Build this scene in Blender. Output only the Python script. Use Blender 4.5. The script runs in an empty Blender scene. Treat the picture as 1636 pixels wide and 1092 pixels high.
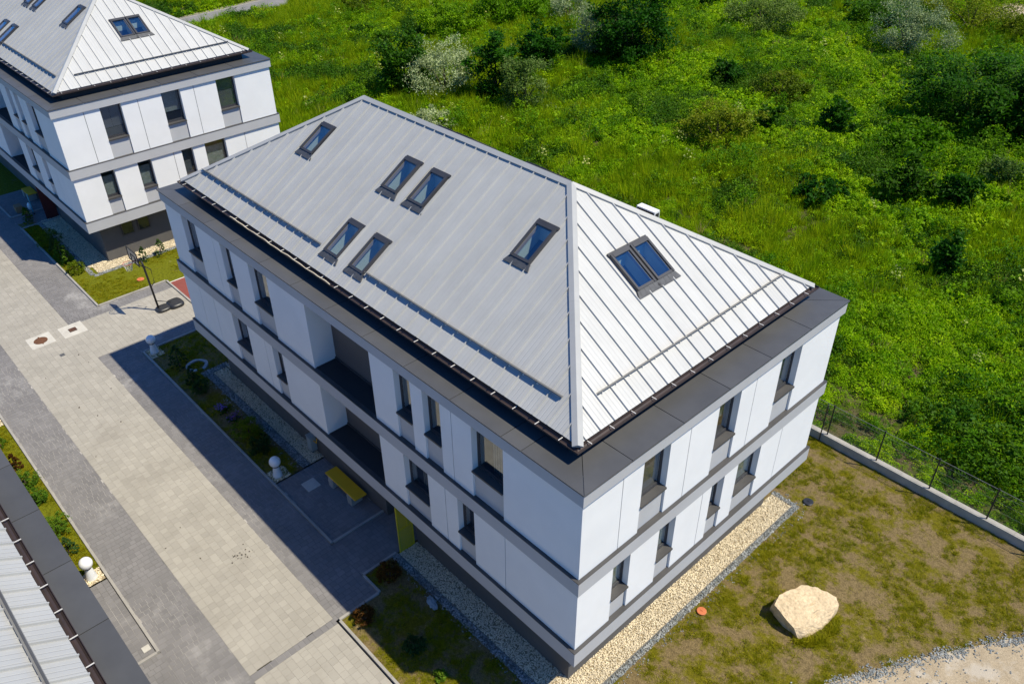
import bpy, math, random
import numpy as np
from mathutils import Vector

random.seed(7)
rng = np.random.default_rng(11)
scene = bpy.context.scene
col = scene.collection

# ------------------------------------------------------------------ camera
cam_d = bpy.data.cameras.new('camera')
cam = bpy.data.objects.new('camera', cam_d)
col.objects.link(cam)
cam.location = (9.438, -11.097, 24.346)
cam.rotation_euler = (math.radians(54.811), math.radians(0.4405), math.radians(46.869))
cam_d.sensor_fit = 'HORIZONTAL'
cam_d.sensor_width = 36.0
cam_d.lens = 29.297
cam_d.clip_start = 0.5
cam_d.clip_end = 2000.0
scene.camera = cam

# ------------------------------------------------------------------ sky, sun, exposure
SUN_TO = Vector((0.4936, 0.3002, 1.0)).normalized()          # towards the sun
SUN_EL = math.asin(SUN_TO.z)
SUN_AZ = math.atan2(SUN_TO.x, SUN_TO.y)
world = bpy.data.worlds.new('World')
scene.world = world
world.use_nodes = True
wn = world.node_tree
wn.nodes.clear()
sky = wn.nodes.new('ShaderNodeTexSky')
sky.sky_type = 'NISHITA'
sky.sun_disc = False
sky.sun_elevation = SUN_EL
sky.sun_rotation = SUN_AZ
sky.air_density = 1.0
sky.dust_density = 0.0
sky.ozone_density = 3.0
bg = wn.nodes.new('ShaderNodeBackground')
bg.inputs['Strength'].default_value = 0.074
wo = wn.nodes.new('ShaderNodeOutputWorld')
tint = wn.nodes.new('ShaderNodeMix')                          # a clear, deep blue sky all round
tint.data_type = 'RGBA'
tint.blend_type = 'MULTIPLY'
tint.inputs[0].default_value = 1.0
tint.inputs[7].default_value = (0.35, 1.0, 1.75, 1.0)
wn.links.new(sky.outputs[0], tint.inputs[6])
wn.links.new(tint.outputs[2], bg.inputs[0])
wn.links.new(bg.outputs[0], wo.inputs[0])
sun_d = bpy.data.lights.new('sun', 'SUN')
sun_d.energy = 5.0
sun_d.angle = math.radians(0.53)
sun_d.color = (1.0, 0.93, 0.745)
sun = bpy.data.objects.new('sun', sun_d)
col.objects.link(sun)
sun.location = (40, 25, 80)
sun.rotation_euler = SUN_TO.to_track_quat('Z', 'Y').to_euler()
vs = scene.view_settings
vs.view_transform = 'Standard'
vs.look = 'None'
vs.exposure = 0.2
vs.gamma = 1.0
vs.use_curve_mapping = False

# ------------------------------------------------------------------ materials
def new_mat(name):
    m = bpy.data.materials.new(name)
    m.use_nodes = True
    nt = m.node_tree
    nt.nodes.clear()
    out = nt.nodes.new('ShaderNodeOutputMaterial')
    return m, nt, out

def N(nt, typ, **kw):
    n = nt.nodes.new(typ)
    for k, v in kw.items():
        if k in n.inputs:
            n.inputs[k].default_value = v
        else:
            setattr(n, k, v)
    return n

def c4(c):
    return (c[0], c[1], c[2], 1.0)

def noise(nt, vec, scale, detail=4, rough=0.6):
    n = N(nt, 'ShaderNodeTexNoise', Scale=scale, Detail=detail, Roughness=rough)
    if vec is not None:
        nt.links.new(vec, n.inputs['Vector'])
    return n.outputs['Fac']

def ramp(nt, fac, stops):
    r = nt.nodes.new('ShaderNodeValToRGB')
    e = r.color_ramp.elements
    while len(e) < len(stops):
        e.new(0.5)
    for i, (p, c) in enumerate(stops):
        e[i].position = p
        e[i].color = c4(c) if not isinstance(c, (int, float)) else (c, c, c, 1)
    nt.links.new(fac, r.inputs[0])
    return r.outputs[0]

def mixc(nt, fac, a, b, mode='MIX'):
    m = nt.nodes.new('ShaderNodeMix')
    m.data_type = 'RGBA'
    m.blend_type = mode
    for s, v in ((0, fac), (6, a), (7, b)):
        if hasattr(v, 'is_linked') or hasattr(v, 'links'):
            nt.links.new(v, m.inputs[s])
        else:
            m.inputs[s].default_value = v if s == 0 else c4(v)
    return m.outputs[2]

def mth(nt, op, a, b=0.0, c=None):
    m = nt.nodes.new('ShaderNodeMath')
    m.operation = op
    for i, v in enumerate((a, b, c)):
        if v is None:
            continue
        if hasattr(v, 'links'):
            nt.links.new(v, m.inputs[i])
        else:
            m.inputs[i].default_value = v
    return m.outputs[0]

def bump(nt, h, strength=0.3, dist=0.02):
    b = N(nt, 'ShaderNodeBump', Strength=strength, Distance=dist)
    nt.links.new(h, b.inputs['Height'])
    return b.outputs[0]

def worldpos(nt):
    return nt.nodes.new('ShaderNodeNewGeometry').outputs['Position']

def objpos(nt):
    return nt.nodes.new('ShaderNodeTexCoord').outputs['Object']

def pbr(name, c, c2=None, rough=0.6, scale=2.0, metal=0.0, spec=0.5, bscale=0, bstr=0.2, bdist=0.01, lo=0.35, hi=0.65, rnd=0.0, fine=0.0, dust=None):
    m, nt, out = new_mat(name)
    p = N(nt, 'ShaderNodeBsdfPrincipled', Roughness=rough, Metallic=metal)
    p.inputs['Specular IOR Level'].default_value = spec
    pos = worldpos(nt)
    if c2 is None:
        c2 = tuple(x * 0.86 for x in c)
    colr = ramp(nt, noise(nt, pos, scale), [(lo, c2), (hi, c)])
    if fine:
        f = noise(nt, pos, fine, 2)
        colr = mixc(nt, 0.5, colr, ramp(nt, f, [(0.3, tuple(x * 0.55 for x in c)), (0.7, tuple(min(1, x * 1.25) for x in c))]))
    if dust:
        dn = noise(nt, pos, dust[1], 7, 0.62)
        colr = mixc(nt, ramp(nt, dn, [(dust[2], 0.0), (dust[2] + 0.1, dust[3])]), colr, dust[0])
    if rnd:
        oi = nt.nodes.new('ShaderNodeObjectInfo').outputs['Random']
        isl = nt.nodes.new('ShaderNodeNewGeometry').outputs['Random Per Island']
        fr = mth(nt, 'FRACT', mth(nt, 'ADD', oi, isl))
        v = mth(nt, 'MULTIPLY_ADD', fr, 2 * rnd, 1 - rnd)
        hs = N(nt, 'ShaderNodeHueSaturation')
        nt.links.new(v, hs.inputs['Value'])
        nt.links.new(colr, hs.inputs['Color'])
        colr = hs.outputs[0]
    nt.links.new(colr, p.inputs['Base Color'])
    if bscale:
        nt.links.new(bump(nt, noise(nt, pos, bscale, 3), bstr, bdist), p.inputs['Normal'])
    nt.links.new(p.outputs[0], out.inputs[0])
    return m

def roof_mat(name, axis, base, pitch=0.139):
    m, nt, out = new_mat(name)
    p = N(nt, 'ShaderNodeBsdfPrincipled', Roughness=0.42, Metallic=0.0)
    p.inputs['Specular IOR Level'].default_value = 0.5
    op = objpos(nt)
    sep = nt.nodes.new('ShaderNodeSeparateXYZ')
    nt.links.new(op, sep.inputs[0])
    u = mth(nt, 'MULTIPLY', sep.outputs[axis], 1.0 / pitch)
    fr = mth(nt, 'PINGPONG', u, 0.5)
    line = ramp(nt, fr, [(0.0, 0.0), (0.12, 1.0)])
    pos = worldpos(nt)
    mp = N(nt, 'ShaderNodeMapping')
    mp.inputs['Scale'].default_value = (6, 0.5, 0.5) if axis == 0 else (0.5, 6, 0.5)
    nt.links.new(pos, mp.inputs['Vector'])
    st = noise(nt, mp.outputs[0], 1.0, 5)
    colr = ramp(nt, st, [(0.3, tuple(x * 0.95 for x in base)), (0.7, base)])
    blot = ramp(nt, noise(nt, pos, 0.9, 6, 0.7), [(0.35, 0.93), (0.6, 1.0)])
    colr = mixc(nt, 1.0, colr, blot, 'MULTIPLY')
    isl = nt.nodes.new('ShaderNodeObjectInfo').outputs['Random']
    hs = N(nt, 'ShaderNodeHueSaturation')
    nt.links.new(mth(nt, 'MULTIPLY_ADD', isl, 0.06, 0.97), hs.inputs['Value'])
    nt.links.new(colr, hs.inputs['Color'])
    nt.links.new(hs.outputs[0], p.inputs['Base Color'])
    nt.links.new(bump(nt, line, 0.9, 0.008), p.inputs['Normal'])
    nt.links.new(p.outputs[0], out.inputs[0])
    return m

def glass_mat(name, tint=(0.6, 0.66, 0.7), refl=0.12):
    m, nt, out = new_mat(name)
    tr = N(nt, 'ShaderNodeBsdfTransparent')
    tr.inputs[0].default_value = c4(tint)
    gl = N(nt, 'ShaderNodeBsdfGlossy', Roughness=0.015)
    gl.inputs[0].default_value = (0.9, 0.95, 1, 1)
    fr = N(nt, 'ShaderNodeFresnel', IOR=1.5)
    f = mth(nt, 'ADD', mth(nt, 'MULTIPLY', fr.outputs[0], 1.6), refl)
    bf = nt.nodes.new('ShaderNodeNewGeometry').outputs['Backfacing']
    f = mth(nt, 'MULTIPLY', mth(nt, 'MINIMUM', f, 1.0), mth(nt, 'SUBTRACT', 1.0, bf))
    mx = nt.nodes.new('ShaderNodeMixShader')
    nt.links.new(f, mx.inputs[0])
    nt.links.new(tr.outputs[0], mx.inputs[1])
    nt.links.new(gl.outputs[0], mx.inputs[2])
    nt.links.new(mx.outputs[0], out.inputs[0])
    return m

def leaf_mat(name, stops, scale=0.12, trans=0.4, fine=1.5, jitter=0.35):
    m, nt, out = new_mat(name)
    pos = worldpos(nt)
    a = noise(nt, pos, scale, 3)
    b = noise(nt, pos, fine, 2)
    fac = mth(nt, 'ADD', mth(nt, 'MULTIPLY', a, 0.65), mth(nt, 'MULTIPLY', b, 0.35))
    colr = ramp(nt, fac, stops)
    isl = nt.nodes.new('ShaderNodeNewGeometry').outputs['Random Per Island']
    hs = N(nt, 'ShaderNodeHueSaturation')
    oi = nt.nodes.new('ShaderNodeObjectInfo').outputs['Random']
    nt.links.new(mth(nt, 'MULTIPLY', mth(nt, 'MULTIPLY_ADD', isl, 2 * jitter, 1 - jitter), mth(nt, 'MULTIPLY_ADD', oi, 0.55, 0.76)), hs.inputs['Value'])
    nt.links.new(mth(nt, 'MULTIPLY_ADD', oi, -0.035, 0.515), hs.inputs['Hue'])
    nt.links.new(colr, hs.inputs['Color'])
    d = N(nt, 'ShaderNodeBsdfPrincipled', Roughness=0.55)
    d.inputs['Specular IOR Level'].default_value = 0.12
    t = N(nt, 'ShaderNodeBsdfTranslucent')
    nt.links.new(hs.outputs[0], d.inputs['Base Color'])
    tc = mixc(nt, 1.0, hs.outputs[0], (1.0, 1.15, 0.5), 'MULTIPLY')
    nt.links.new(tc, t.inputs[0])
    mx = nt.nodes.new('ShaderNodeMixShader')
    mx.inputs[0].default_value = trans
    nt.links.new(d.outputs[0], mx.inputs[1])
    nt.links.new(t.outputs[0], mx.inputs[2])
    nt.links.new(mx.outputs[0], out.inputs[0])
    return m

def lawn_mat(name, soil, moss, dry, bias=0.5):
    m, nt, out = new_mat(name)
    pos = worldpos(nt)
    p = N(nt, 'ShaderNodeBsdfPrincipled', Roughness=0.95)
    p.inputs['Specular IOR Level'].default_value = 0.1
    n1 = noise(nt, pos, 0.8, 11, 0.74)
    n2 = noise(nt, pos, 2.1, 8, 0.7)
    base = mixc(nt, ramp(nt, n1, [(bias - 0.05, 0.0), (bias + 0.04, 1.0)]), soil, moss)
    dr = ramp(nt, n2, [(0.60, 0.0), (0.72, 0.75)])
    base = mixc(nt, dr, base, dry)
    g = noise(nt, pos, 28, 3)
    base = mixc(nt, 1.0, base, ramp(nt, g, [(0.3, 0.45), (0.62, 1.2)]), 'MULTIPLY')
    base = mixc(nt, 1.0, base, ramp(nt, noise(nt, pos, 7.5, 5, 0.75), [(0.36, 0.62), (0.56, 1.1)]), 'MULTIPLY')
    nt.links.new(base, p.inputs['Base Color'])
    nt.links.new(bump(nt, noise(nt, pos, 22, 4), 0.8, 0.03), p.inputs['Normal'])
    nt.links.new(p.outputs[0], out.inputs[0])
    return m

M = {}
M['white'] = pbr('white_render', (0.83, 0.825, 0.815), (0.79, 0.787, 0.78), 0.8, 0.7, spec=0.2, bscale=120, bstr=0.08, bdist=0.003)
M['band'] = pbr('grey_band_render', (0.47, 0.47, 0.478), (0.44, 0.44, 0.448), 0.7, 0.8, spec=0.3, bscale=120, bstr=0.08, bdist=0.003)
M['spandrel'] = pbr('grey_spandrel', (0.49, 0.49, 0.495), (0.46, 0.46, 0.465), 0.65, 1.0, spec=0.3)
M['darkmetal'] = pbr('charcoal_metal', (0.085, 0.085, 0.087), (0.072, 0.072, 0.074), 0.42, 0.9, spec=0.45, rnd=0.07)
M['ledge'] = pbr('ledge_metal', (0.075, 0.071, 0.069), (0.06, 0.057, 0.056), 0.45, 1.0, spec=0.4)
M['joint'] = pbr('dark_joint', (0.03, 0.03, 0.032), rough=0.9)
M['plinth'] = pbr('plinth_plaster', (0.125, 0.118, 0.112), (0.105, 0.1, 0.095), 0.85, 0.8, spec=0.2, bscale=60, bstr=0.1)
M['taupe'] = pbr('taupe_plaster', (0.13, 0.122, 0.118), (0.115, 0.108, 0.105), 0.8, 0.6, spec=0.2)
M['redplaster'] = pbr('dark_red_plaster', (0.11, 0.018, 0.016), rough=0.8)
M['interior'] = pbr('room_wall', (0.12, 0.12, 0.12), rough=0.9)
M['dim'] = pbr('attic_unlit', (0.05, 0.05, 0.055), rough=0.9)  # near-black puts the darkness of a deep room into the colour
M['shaft'] = pbr('shaft_plaster', (0.62, 0.68, 0.60), (0.58, 0.64, 0.56), 0.8, 1.2)
M['roofx'] = roof_mat('roof_sheet_long', 0, (0.415, 0.414, 0.404))  # same metal as the hip sheet; weaker sunlight put in as darker colour
M['roofy'] = roof_mat('roof_sheet_hip', 1, (0.51, 0.505, 0.49))  # same metal as the long sheet; stronger sunlight put in as lighter colour
M['roofcap'] = pbr('ridge_cap_metal', (0.39, 0.388, 0.38), (0.36, 0.358, 0.35), 0.42, 1.5)
M['guard'] = pbr('snow_guard_metal', (0.19, 0.19, 0.192), rough=0.75, spec=0.1)
M['frame'] = pbr('anthracite_frame', (0.05, 0.05, 0.056), (0.042, 0.042, 0.047), 0.4, 2.0, spec=0.5)
M['flash'] = pbr('lead_flashing', (0.075, 0.077, 0.085), (0.05, 0.052, 0.058), 0.5, 9.0)
M['wood'] = pbr('sash_wood', (0.42, 0.30, 0.2), rough=0.5)
M['gutter'] = pbr('gutter_brown', (0.055, 0.038, 0.034), (0.04, 0.03, 0.027), 0.4, 3.0)
M['zinc'] = pbr('zinc_bracket', (0.7, 0.67, 0.62), rough=0.4)
M['cream'] = pbr('cream_cable', (0.75, 0.64, 0.45), rough=0.6)
M['glass'] = glass_mat('window_glass', (0.8, 0.83, 0.84), 0.08)
M['skyglass'] = glass_mat('skylight_glass', (0.9, 0.95, 0.97), 0.2)
M['curtain'] = pbr('beige_curtain', (0.5, 0.44, 0.36), (0.42, 0.37, 0.3), 0.9, 6.0)
M['blind'] = pbr('grey_blind', (0.42, 0.44, 0.41), (0.3, 0.33, 0.28), 0.8, 5.0)
M['roller'] = pbr('roller_blind_fabric', (0.16, 0.16, 0.165), (0.13, 0.13, 0.135), 0.8, 3.0)

# ------------------------------------------------------------------ mesh helpers
class MB:
    def __init__(self):
        self.v = []
        self.f = []
    def add(self, vs, fs):
        o = len(self.v)
        self.v += [tuple(p) for p in vs]
        self.f += [tuple(i + o for i in f) for f in fs]
        return self
    def box(self, x0, x1, y0, y1, z0, z1):
        if x0 > x1: x0, x1 = x1, x0
        if y0 > y1: y0, y1 = y1, y0
        return self.add([(x0, y0, z0), (x1, y0, z0), (x1, y1, z0), (x0, y1, z0), (x0, y0, z1), (x1, y0, z1), (x1, y1, z1), (x0, y1, z1)],
                        [(0, 3, 2, 1), (4, 5, 6, 7), (0, 1, 5, 4), (1, 2, 6, 5), (2, 3, 7, 6), (3, 0, 4, 7)])
    def hexa(self, p):     # 8 points: bottom 4, top 4
        return self.add(p, [(0, 3, 2, 1), (4, 5, 6, 7), (0, 1, 5, 4), (1, 2, 6, 5), (2, 3, 7, 6), (3, 0, 4, 7)])
    def prism(self, poly, z0, z1):
        n = len(poly)
        vs = [(x, y, z0) for x, y in poly] + [(x, y, z1) for x, y in poly]
        fs = [tuple(range(n - 1, -1, -1)), tuple(range(n, 2 * n))]
        fs += [(i, (i + 1) % n, n + (i + 1) % n, n + i) for i in range(n)]
        return self.add(vs, fs)
    def rings(self, rings, close=True):
        n = len(rings[0])
        vs = [p for r in rings for p in r]
        fs = []
        for k in range(len(rings) - 1):
            for i in range(n):
                j = (i + 1) % n
                fs.append((k * n + i, k * n + j, (k + 1) * n + j, (k + 1) * n + i))
        if close:
            fs.append(tuple(range(n - 1, -1, -1)))
            fs.append(tuple(range((len(rings) - 1) * n, len(rings) * n)))
        return self.add(vs, fs)
    def lathe(self, prof, n=16, c=(0, 0, 0)):
        return self.rings([[(c[0] + r * math.cos(2 * math.pi * i / n), c[1] + r * math.sin(2 * math.pi * i / n), c[2] + z) for i in range(n)] for r, z in prof])
    def tube(self, pts, r, n=8):
        pts = [Vector(p) for p in pts]
        rs = r if isinstance(r, (list, tuple)) else [r] * len(pts)
        rings = []
        for k, p in enumerate(pts):
            d = (pts[min(k + 1, len(pts) - 1)] - pts[max(k - 1, 0)]).normalized()
            a = d.cross(Vector((0, 0, 1)))
            if a.length < 1e-3:
                a = d.cross(Vector((0, 1, 0)))
            a.normalize()
            b = d.cross(a)
            rings.append([tuple(p + rs[k] * (math.cos(2 * math.pi * i / n) * a + math.sin(2 * math.pi * i / n) * b)) for i in range(n)])
        return self.rings(rings)
    def mesh(self, name, mat, smooth=False):
        me = bpy.data.meshes.new(name)
        me.from_pydata(self.v, [], self.f)
        if mat:
            me.materials.append(mat)
        if smooth:
            for p in me.polygons:
                p.use_smooth = True
        me.update()
        return me
    def build(self, name, mat, parent=None, smooth=False):
        return link(name, self.mesh(name, mat, smooth), parent)

def link(name, me, parent=None, loc=None):
    o = bpy.data.objects.new(name, me)
    col.objects.link(o)
    if parent is not None:
        o.parent = parent
    if loc is not None:
        o.location = loc
    return o

def empty(name, loc=(0, 0, 0), rz=0.0):
    o = bpy.data.objects.new(name, None)
    o.empty_display_size = 0.3
    col.objects.link(o)
    o.location = loc
    o.rotation_euler = (0, 0, rz)
    return o

def tag(o, label=None, cat=None, group=None, kind=None):
    for k, v in (('label', label), ('category', cat), ('group', group), ('kind', kind)):
        if v:
            o[k] = v
    return o

def box(x0, x1, y0, y1, z0, z1):
    return MB().box(x0, x1, y0, y1, z0, z1)

def copy_tree(o, parent=None):
    c = o.copy()
    col.objects.link(c)
    c.parent = parent
    for ch in list(o.children):
        copy_tree(ch, c)
    return c

def poly_mesh(name, V, mat):
    """V: (n,k,3) array of separate k-gons"""
    n, k = V.shape[:2]
    me = bpy.data.meshes.new(name)
    me.vertices.add(n * k)
    me.vertices.foreach_set('co', np.ascontiguousarray(V, dtype=np.float32).ravel())
    me.loops.add(n * k)
    me.loops.foreach_set('vertex_index', np.arange(n * k, dtype=np.int32))
    me.polygons.add(n)
    me.polygons.foreach_set('loop_start', np.arange(0, n * k, k, dtype=np.int32))
    me.update(calc_edges=True)
    if mat:
        me.materials.append(mat)
    return me

# smooth value noise for laying things out
_NT = np.random.default_rng(5).random((256, 256))
def vnoise(x, y):
    xi = np.floor(x).astype(int); yi = np.floor(y).astype(int)
    fx = x - xi; fy = y - yi
    fx = fx * fx * (3 - 2 * fx); fy = fy * fy * (3 - 2 * fy)
    g = lambda a, b: _NT[a % 256, b % 256]
    return (g(xi, yi) * (1 - fx) + g(xi + 1, yi) * fx) * (1 - fy) + (g(xi, yi + 1) * (1 - fx) + g(xi + 1, yi + 1) * fx) * fy
def fbm(x, y, o=4):
    s = 0; a = 0.5; t = 0
    for i in range(o):
        s = s + a * vnoise(x * 2 ** i + 17.3 * i, y * 2 ** i + 9.1 * i)
        t += a; a *= 0.5
    return s / t

# ------------------------------------------------------------------ terrain
def Hf(x, y):
    x = np.asarray(x, float); y = np.asarray(y, float)
    e = np.clip((y - 17.6) / 6.0, 0, 1)
    h = 1.3 * (fbm(x * 0.11, y * 0.11, 4) - 0.45) + 0.1
    rd = road_d(x, y)
    return e * np.maximum(h, -0.2) * np.clip((rd - 2.6) / 3.0, 0, 1)

R0 = np.array([-84.2, 10.0]); R1 = np.array([-89.5, 52.0])
def road_d(x, y):
    d = (R1 - R0) / np.linalg.norm(R1 - R0)
    return np.abs((x - R0[0]) * d[1] - (y - R0[1]) * d[0])

M['soil'] = lawn_mat('field_soil', (0.10, 0.085, 0.04), (0.05, 0.07, 0.01), (0.2, 0.155, 0.08), 0.5)
M['ground'] = lawn_mat('bare_ground', (0.17, 0.135, 0.08), (0.09, 0.11, 0.015), (0.25, 0.2, 0.12), 0.5)
M['lawn'] = lawn_mat('patchy_lawn', (0.19, 0.138, 0.064), (0.13, 0.115, 0.007), (0.32, 0.24, 0.115), 0.525)
M['lawn2'] = lawn_mat('mossy_lawn', (0.17, 0.15, 0.05), (0.14, 0.15, 0.008), (0.30, 0.26, 0.10), 0.36)

g = MB()
g.add([(-700, -700, -0.3), (700, -700, -0.3), (700, 700, -0.3), (-700, 700, -0.3)], [(0, 1, 2, 3)])
tag(g.build('ground', M['ground']), kind='structure')

xs = np.arange(-150, 41, 1.0); ys = np.arange(17.2, 141.2, 1.0)
X, Y = np.meshgrid(xs, ys, indexing='ij')
Zf = Hf(X, Y)
vv = np.stack([X, Y, Zf], -1).reshape(-1, 3)
ny = len(ys)
ff = [(i * ny + j, (i + 1) * ny + j, (i + 1) * ny + j + 1, i * ny + j + 1) for i in range(len(xs) - 1) for j in range(ny - 1)]
me = bpy.data.meshes.new('field')
me.from_pydata(vv.tolist(), [], ff)
me.materials.append(M['soil'])
for p in me.polygons: p.use_smooth = True
tag(link('field', me), kind='structure')

# lawn sheets
def sheet(name, poly, mat, z, kind='structure'):
    b = MB()
    b.add([(x, y, z) for x, y in poly], [tuple(range(len(poly)))])
    return tag(b.build(name, mat), kind=kind)

SANDY = [(4.0, 5.0), (5.02, 6.96), (5.7, 8.18), (6.36, 9.49), (7.19, 10.89), (8.26, 12.65), (9.0, 13.7), (10.5, 15.6)]
sheet('lawn', [(-28.0, -1.55), (-15.25, -1.55), (-15.25, 0.82), (-23.3, 0.82), (-23.3, 16.95), (-28.0, 16.95)], M['lawn'], 0.0)
sheet('lawn', [(-8.85, 0.82), (-8.85, -1.57), (-7.84, -1.57), (-7.84, -3.26), (-1.0, -3.26), (4.0, 5.0)] + SANDY[1:] + [(11.5, 16.95), (-23.3, 16.95), (-23.3, 11.9), (-0.95, 11.9), (-0.95, 0.82)], M['lawn'], 0.0)
sheet('lawn', [(-46.4, -1.6), (-33.95, -1.6), (-33.95, 2.2), (-33.62, 2.2), (-33.62, 16.95), (-46.4, 16.95)], M['lawn2'], 0.0)
sheet('lawn', [(-66, -1.6), (-52.7, -1.6), (-52.7, .9), (-66, .9)], M['lawn2'], 0.0)
sheet('lawn', [(-27.0, -9.95), (-15.95, -9.95), (-15.95, -8.4), (-27.0, -8.4)], M['lawn2'], 0.0)
M['sand'] = pbr('sandy_path', (0.42, 0.34, 0.235), (0.29, 0.225, 0.145), 0.95, 1.3, spec=0.1, dust=((0.5, 0.45, 0.38), 0.9, 0.52, 0.6), bscale=30, bstr=0.6, bdist=0.02, fine=25)
sheet('sandy_path', [(-1.0, -3.2)] + SANDY + [(30, 15.6), (30, -3.2)], M['sand'], 0.012)

gx = np.linspace(-26, -14, 13); gy = np.linspace(91.5, 101.5, 11)
pv = [(x, y, float(Hf(np.array([x]), np.array([y]))[0]) + 0.06) for x in gx for y in gy]
pf = [(i * 11 + j, (i + 1) * 11 + j, (i + 1) * 11 + j + 1, i * 11 + j + 1) for i in range(12) for j in range(10)]
tag(MB().add(pv, pf).build('sandy_clearing', M['sand']), kind='structure')

# asphalt road far off
M['asphalt'] = pbr('old_asphalt', (0.23, 0.22, 0.21), (0.18, 0.175, 0.17), 0.9, 0.5, bscale=20)
dvec = (R1 - R0) / np.linalg.norm(R1 - R0); nvec = np.array([dvec[1], -dvec[0]])
def strip(a, b, w0, w1, z):
    P = [a + nvec * w0, a + nvec * w1, b + nvec * w1, b + nvec * w0]
    return [(p[0], p[1], z) for p in P]
A0 = R0 - dvec * 30; A1 = R1 + dvec * 90
rb = MB().add(strip(A0, A1, -2.1, 2.3, 0.05), [(0, 1, 2, 3)])
road = tag(rb.build('road', M['asphalt']), kind='structure')
M['verge'] = pbr('verge_gravel', (0.34, 0.29, 0.2), (0.2, 0.19, 0.1), 0.95, 0.6, bscale=9)
MB().add(strip(A0, A1, -3.3, -2.1, 0.056), [(0, 1, 2, 3)]).build('verge', M['verge'], road)
M['edgeline'] = pbr('worn_edge', (0.5, 0.44, 0.33), (0.3, 0.28, 0.24), 0.9, 1.5)
MB().add(strip(A0, A1, -1.75, -1.6, 0.056), [(0, 1, 2, 3)]).build('edge_line', M['edgeline'], road)

# ------------------------------------------------------------------ paving
CAMP = np.array([9.438, -11.097, 24.346])
M['beige'] = pbr('beige_paver', (0.368, 0.34, 0.295), (0.32, 0.295, 0.255), 0.85, 0.55, spec=0.25, bscale=70, bstr=0.12, rnd=0.07, lo=0.3, hi=0.7, dust=((0.26, 0.235, 0.2), 0.5, 0.57, 0.35))
M['grey'] = pbr('grey_paver', (0.215, 0.203, 0.2), (0.17, 0.161, 0.16), 0.8, 0.5, spec=0.3, bscale=70, bstr=0.12, rnd=0.09, lo=0.3, hi=0.7, dust=((0.44, 0.42, 0.4), 0.33, 0.585, 0.4))
M['sandjoint'] = pbr('sand_joint', (0.33, 0.3, 0.25), (0.21, 0.19, 0.165), 0.95, 0.25, lo=0.42, hi=0.58)
M['greyjoint'] = pbr('pale_joint', (0.42, 0.39, 0.36), (0.14, 0.135, 0.13), 0.95, 0.16, lo=0.44, hi=0.56)
M['kerb'] = pbr('concrete_kerb', (0.37, 0.345, 0.31), (0.29, 0.27, 0.245), 0.85, 1.3, bscale=50)

def lay(x0, x1, y0, y1, along, cw, lens, r):
    """rows of pavers: list of (cx, cy, lx, ly)"""
    out = []
    a0, a1, b0, b1 = (x0, x1, y0, y1) if along == 'x' else (y0, y1, x0, x1)
    n = max(1, round((b1 - b0) / cw)); w = (b1 - b0) / n
    for k in range(n):
        a = a0 - r.random() * 0.2
        while a < a1 - 1e-6:
            l = r.choice(lens)
            s, e = max(a, a0), min(a + l, a1)
            if e - s > 0.05:
                cx, cy = (s + e) / 2, b0 + (k + 0.5) * w
                out.append((cx, cy, e - s, w) if along == 'x' else (cy, cx, w, e - s))
            a += l
    return out

def pave(name, base_polys, rects, mat, jmat, zb, cw, lens, joint, seed):
    r = random.Random(seed)
    b = MB()
    for x0, x1, y0, y1 in base_polys:
        b.add([(x0, y0, zb), (x1, y0, zb), (x1, y1, zb), (x0, y1, zb)], [(0, 1, 2, 3)])
    root = tag(b.build(name, jmat), kind='structure')
    P = []
    for rc in rects:
        P += lay(*rc[:4], rc[4], cw, lens, r)
    P.sort(key=lambda q: (q[0] - CAMP[0]) ** 2 + (q[1] - CAMP[1]) ** 2 if q[0] < -6.5 or q[1] < -3.3 else 1e6)
    cache = {}
    rest = MB()
    for i, (cx, cy, lx, ly) in enumerate(P):
        hx, hy = lx / 2 - joint / 2, ly / 2 - joint / 2
        zt = zb + 0.007 + r.uniform(-0.0015, 0.0015)
        if i < 300:
            key = (round(lx, 2), round(ly, 2))
            if key not in cache:
                c = 0.003
                cache[key] = MB().rings([[(-hx, -hy, 0), (hx, -hy, 0), (hx, hy, 0), (-hx, hy, 0)],
                                         [(-hx, -hy, 0.005), (hx, -hy, 0.005), (hx, hy, 0.005), (-hx, hy, 0.005)],
                                         [(-hx + c, -hy + c, 0.007), (hx - c, -hy + c, 0.007), (hx - c, hy - c, 0.007), (-hx + c, hy - c, 0.007)]]).mesh('paver', mat)
            o = link('paver', cache[key], root, (cx, cy, zt - 0.007))
            o.rotation_euler = (r.uniform(-.004, .004), r.uniform(-.004, .004), 0)
        else:
            t1, t2 = r.uniform(-.004, .004), r.uniform(-.004, .004)
            vs = []
            for sx, sy in ((-1, -1), (1, -1), (1, 1), (-1, 1)):
                vs.append((cx + sx * hx, cy + sy * hy, zt + t1 * sx * hx + t2 * sy * hy))
            rest.add([(x, y, zb - 0.002) for x, y, z in vs] + vs, [(4, 5, 6, 7), (0, 1, 5, 4), (1, 2, 6, 5), (2, 3, 7, 6), (3, 0, 4, 7)])
    tag(rest.build('pavers', mat, root), kind='stuff')
    return root

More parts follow.
